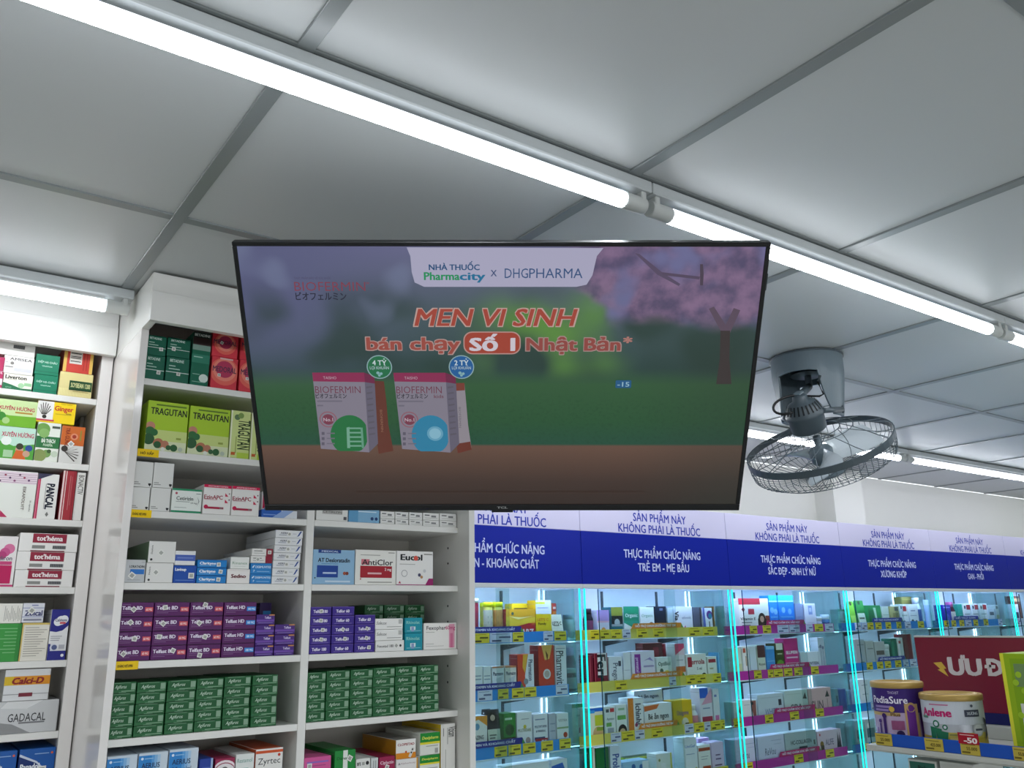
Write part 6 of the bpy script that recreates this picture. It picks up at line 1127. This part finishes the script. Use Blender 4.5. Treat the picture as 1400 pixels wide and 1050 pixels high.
tin('purple tin with gold lid standing first on the shelf end', 1.860, 1.141, .0525, zz(-.1435), '#b7a3c2', gold,
    [R(0, .56, 1, 1, '#3b2470'), R(0, .5, .5, .56, '#b39a6a'), R(0, .0, 1, .1, '#a08a90'), T('PediaSure', .36, .79, .13, '#e6e2f0', .5, bold=.03), R(.14, .64, .4, .68, '#8f7ab4'), R(.14, .58, .36, .62, '#8f7ab4'), T('THOẠT', .44, .92, .05, '#b8acd0', .14), C(.4, .62, .05, '#c9a84a'), T('Plus', .44, .53, .06, '#6a4a2a', .12, bold=.03), R(.56, .02, .74, .72, '#c2a06a'), R(.585, .0, .7, .66, '#6a2f8c'), C(.645, .66, .085, '#c2a06a'), C(.645, .65, .055, '#6a2f8c'), R(.76, .0, .98, .86, '#4a2660'), R(.82, .1, .84, .8, '#c2a06a'), R(.2, .02, .225, .36, '#4a2a74'), C(.213, .4, .035, '#4a2a74'), R(.27, .02, .31, .46, '#3a1f66'), C(.29, .5, .045, '#3a1f66'), R(.38, .26, .54, .42, '#8a4a70'), C(.48, .18, .07, '#2f2050'), R(.15, .02, .17, .28, '#6a4a90')])
tin('white and gold tin with pink lettering beside the purple tin', 1.866, 1.0255, .0590, zz(-.1625), '#b8bcc4', gold,
    [R(0, .52, 1, 1, '#c2c8d2'), R(0, 0, 1, .26, '#b8a040'), R(.3, .26, 1, .36, '#c4b45a'), T('Anlene', .3, .76, .17, '#b8246a', .36, bold=.06), LN(.9, '#b86a90', .24, .46, .025), LN(.62, '#5a8a78', .1, .2, .05), C(.3, .52, .075, '#1f6a4c'), C(.3, .52, .045, '#c2c8d2'), P([(.22, .06), (.27, .06), (.3, .44), (.22, .46)], '#1f6a4c'), P([(.3, .06), (.35, .1), (.36, .42), (.29, .44)], '#1f6a4c'), C(.4, .46, .055, '#1f6a4c'), C(.4, .46, .03, '#c2c8d2'), P([(.35, .1), (.4, .06), (.43, .36), (.36, .38)], '#1f6a4c'), R(.62, .68, .8, .82, '#3a3f50'), T('XƯƠNG', .71, .75, .06, '#c2c8d2', .13), C(.71, .9, .03, '#4a4f5c'), C(.76, .42, .13, '#b4b8bc'), C(.76, .42, .1, '#c9cccf'), R(.72, .4, .82, .44, '#4a4f5c'), P([(.86, .2), (.92, .3), (.92, .6), (.86, .66), (.89, .45)], '#3a3f46'), R(.44, .1, .6, .26, '#c9b870'), LN(.3, '#8a8a50', .44, .6, .03)])
zt2 = at_x(1366, 893, 1.84).z
ya, yb = at_x(1366, 893, 1.84).y, .70
m = MB(); m.box(-.05, .05, -(ya - yb) / 2, (ya - yb) / 2, 0, zt2 - zz(-.2736), M('#8fae1c', .4), .001)
Wb, Hb = ya - yb, zt2 - zz(-.2736)
m.art((-.05, (ya - yb) / 2, 0), (0, -1, 0), (0, 0, 1), Wb, Hb, [R(0, 0, .035, 1, '#d8d83a'), R(.09, .0, 1, .95, '#7fa31a'), R(.12, .68, 1, .9, '#6f8a5a'), R(.13, .06, 1, .52, '#c9cac4'), LN(.3, '#8a8c86', .2, .6, .03)] + [C(.1 + .17 * ((q * 7) % 5) / 5 + .02, .1 + .85 * ((q * 3) % 11) / 11, .03, '#9cbf2c') for q in range(11)], mk=lambda c: M(c, .4))
tag(m.build('carton', None, (1.89, (ya + yb) / 2, zz(-.2736))), 'large lime green carton with white panel at the picture edge', 'box')
for (a, b, yt_, base, txt, lb) in ((1241, 1279, 1037, '#2f6a5c', 'Pink', 'dark teal display box with white border below the price rail'), (1284, 1330, 1041, '#c9cac6', 'VENUS', 'white display box below the price rail beside the teal one')):
    Xq = 1.86; q0, q1 = at_x(a, yt_, Xq), at_x(b, yt_ + 4, Xq); h = (q0.z + q1.z) / 2 - zz(-.6198)
    m = MB(); w = q0.y - q1.y; m.box(-.06, .06, -w / 2, w / 2, 0, h, M('#d0d2ce', .4), .001)
    m.art((-.06, w / 2, 0), (0, -1, 0), (0, 0, 1), w, h, [R(.05, .02, .95, .985, base), T(txt, .5, .95, .03, '#1a2a28', .3)], mk=lambda c: M(c, .4))
    tag(m.build('display_box', None, (Xq + .06, (q0.y + q1.y) / 2, zz(-.6197))), lb, 'box')
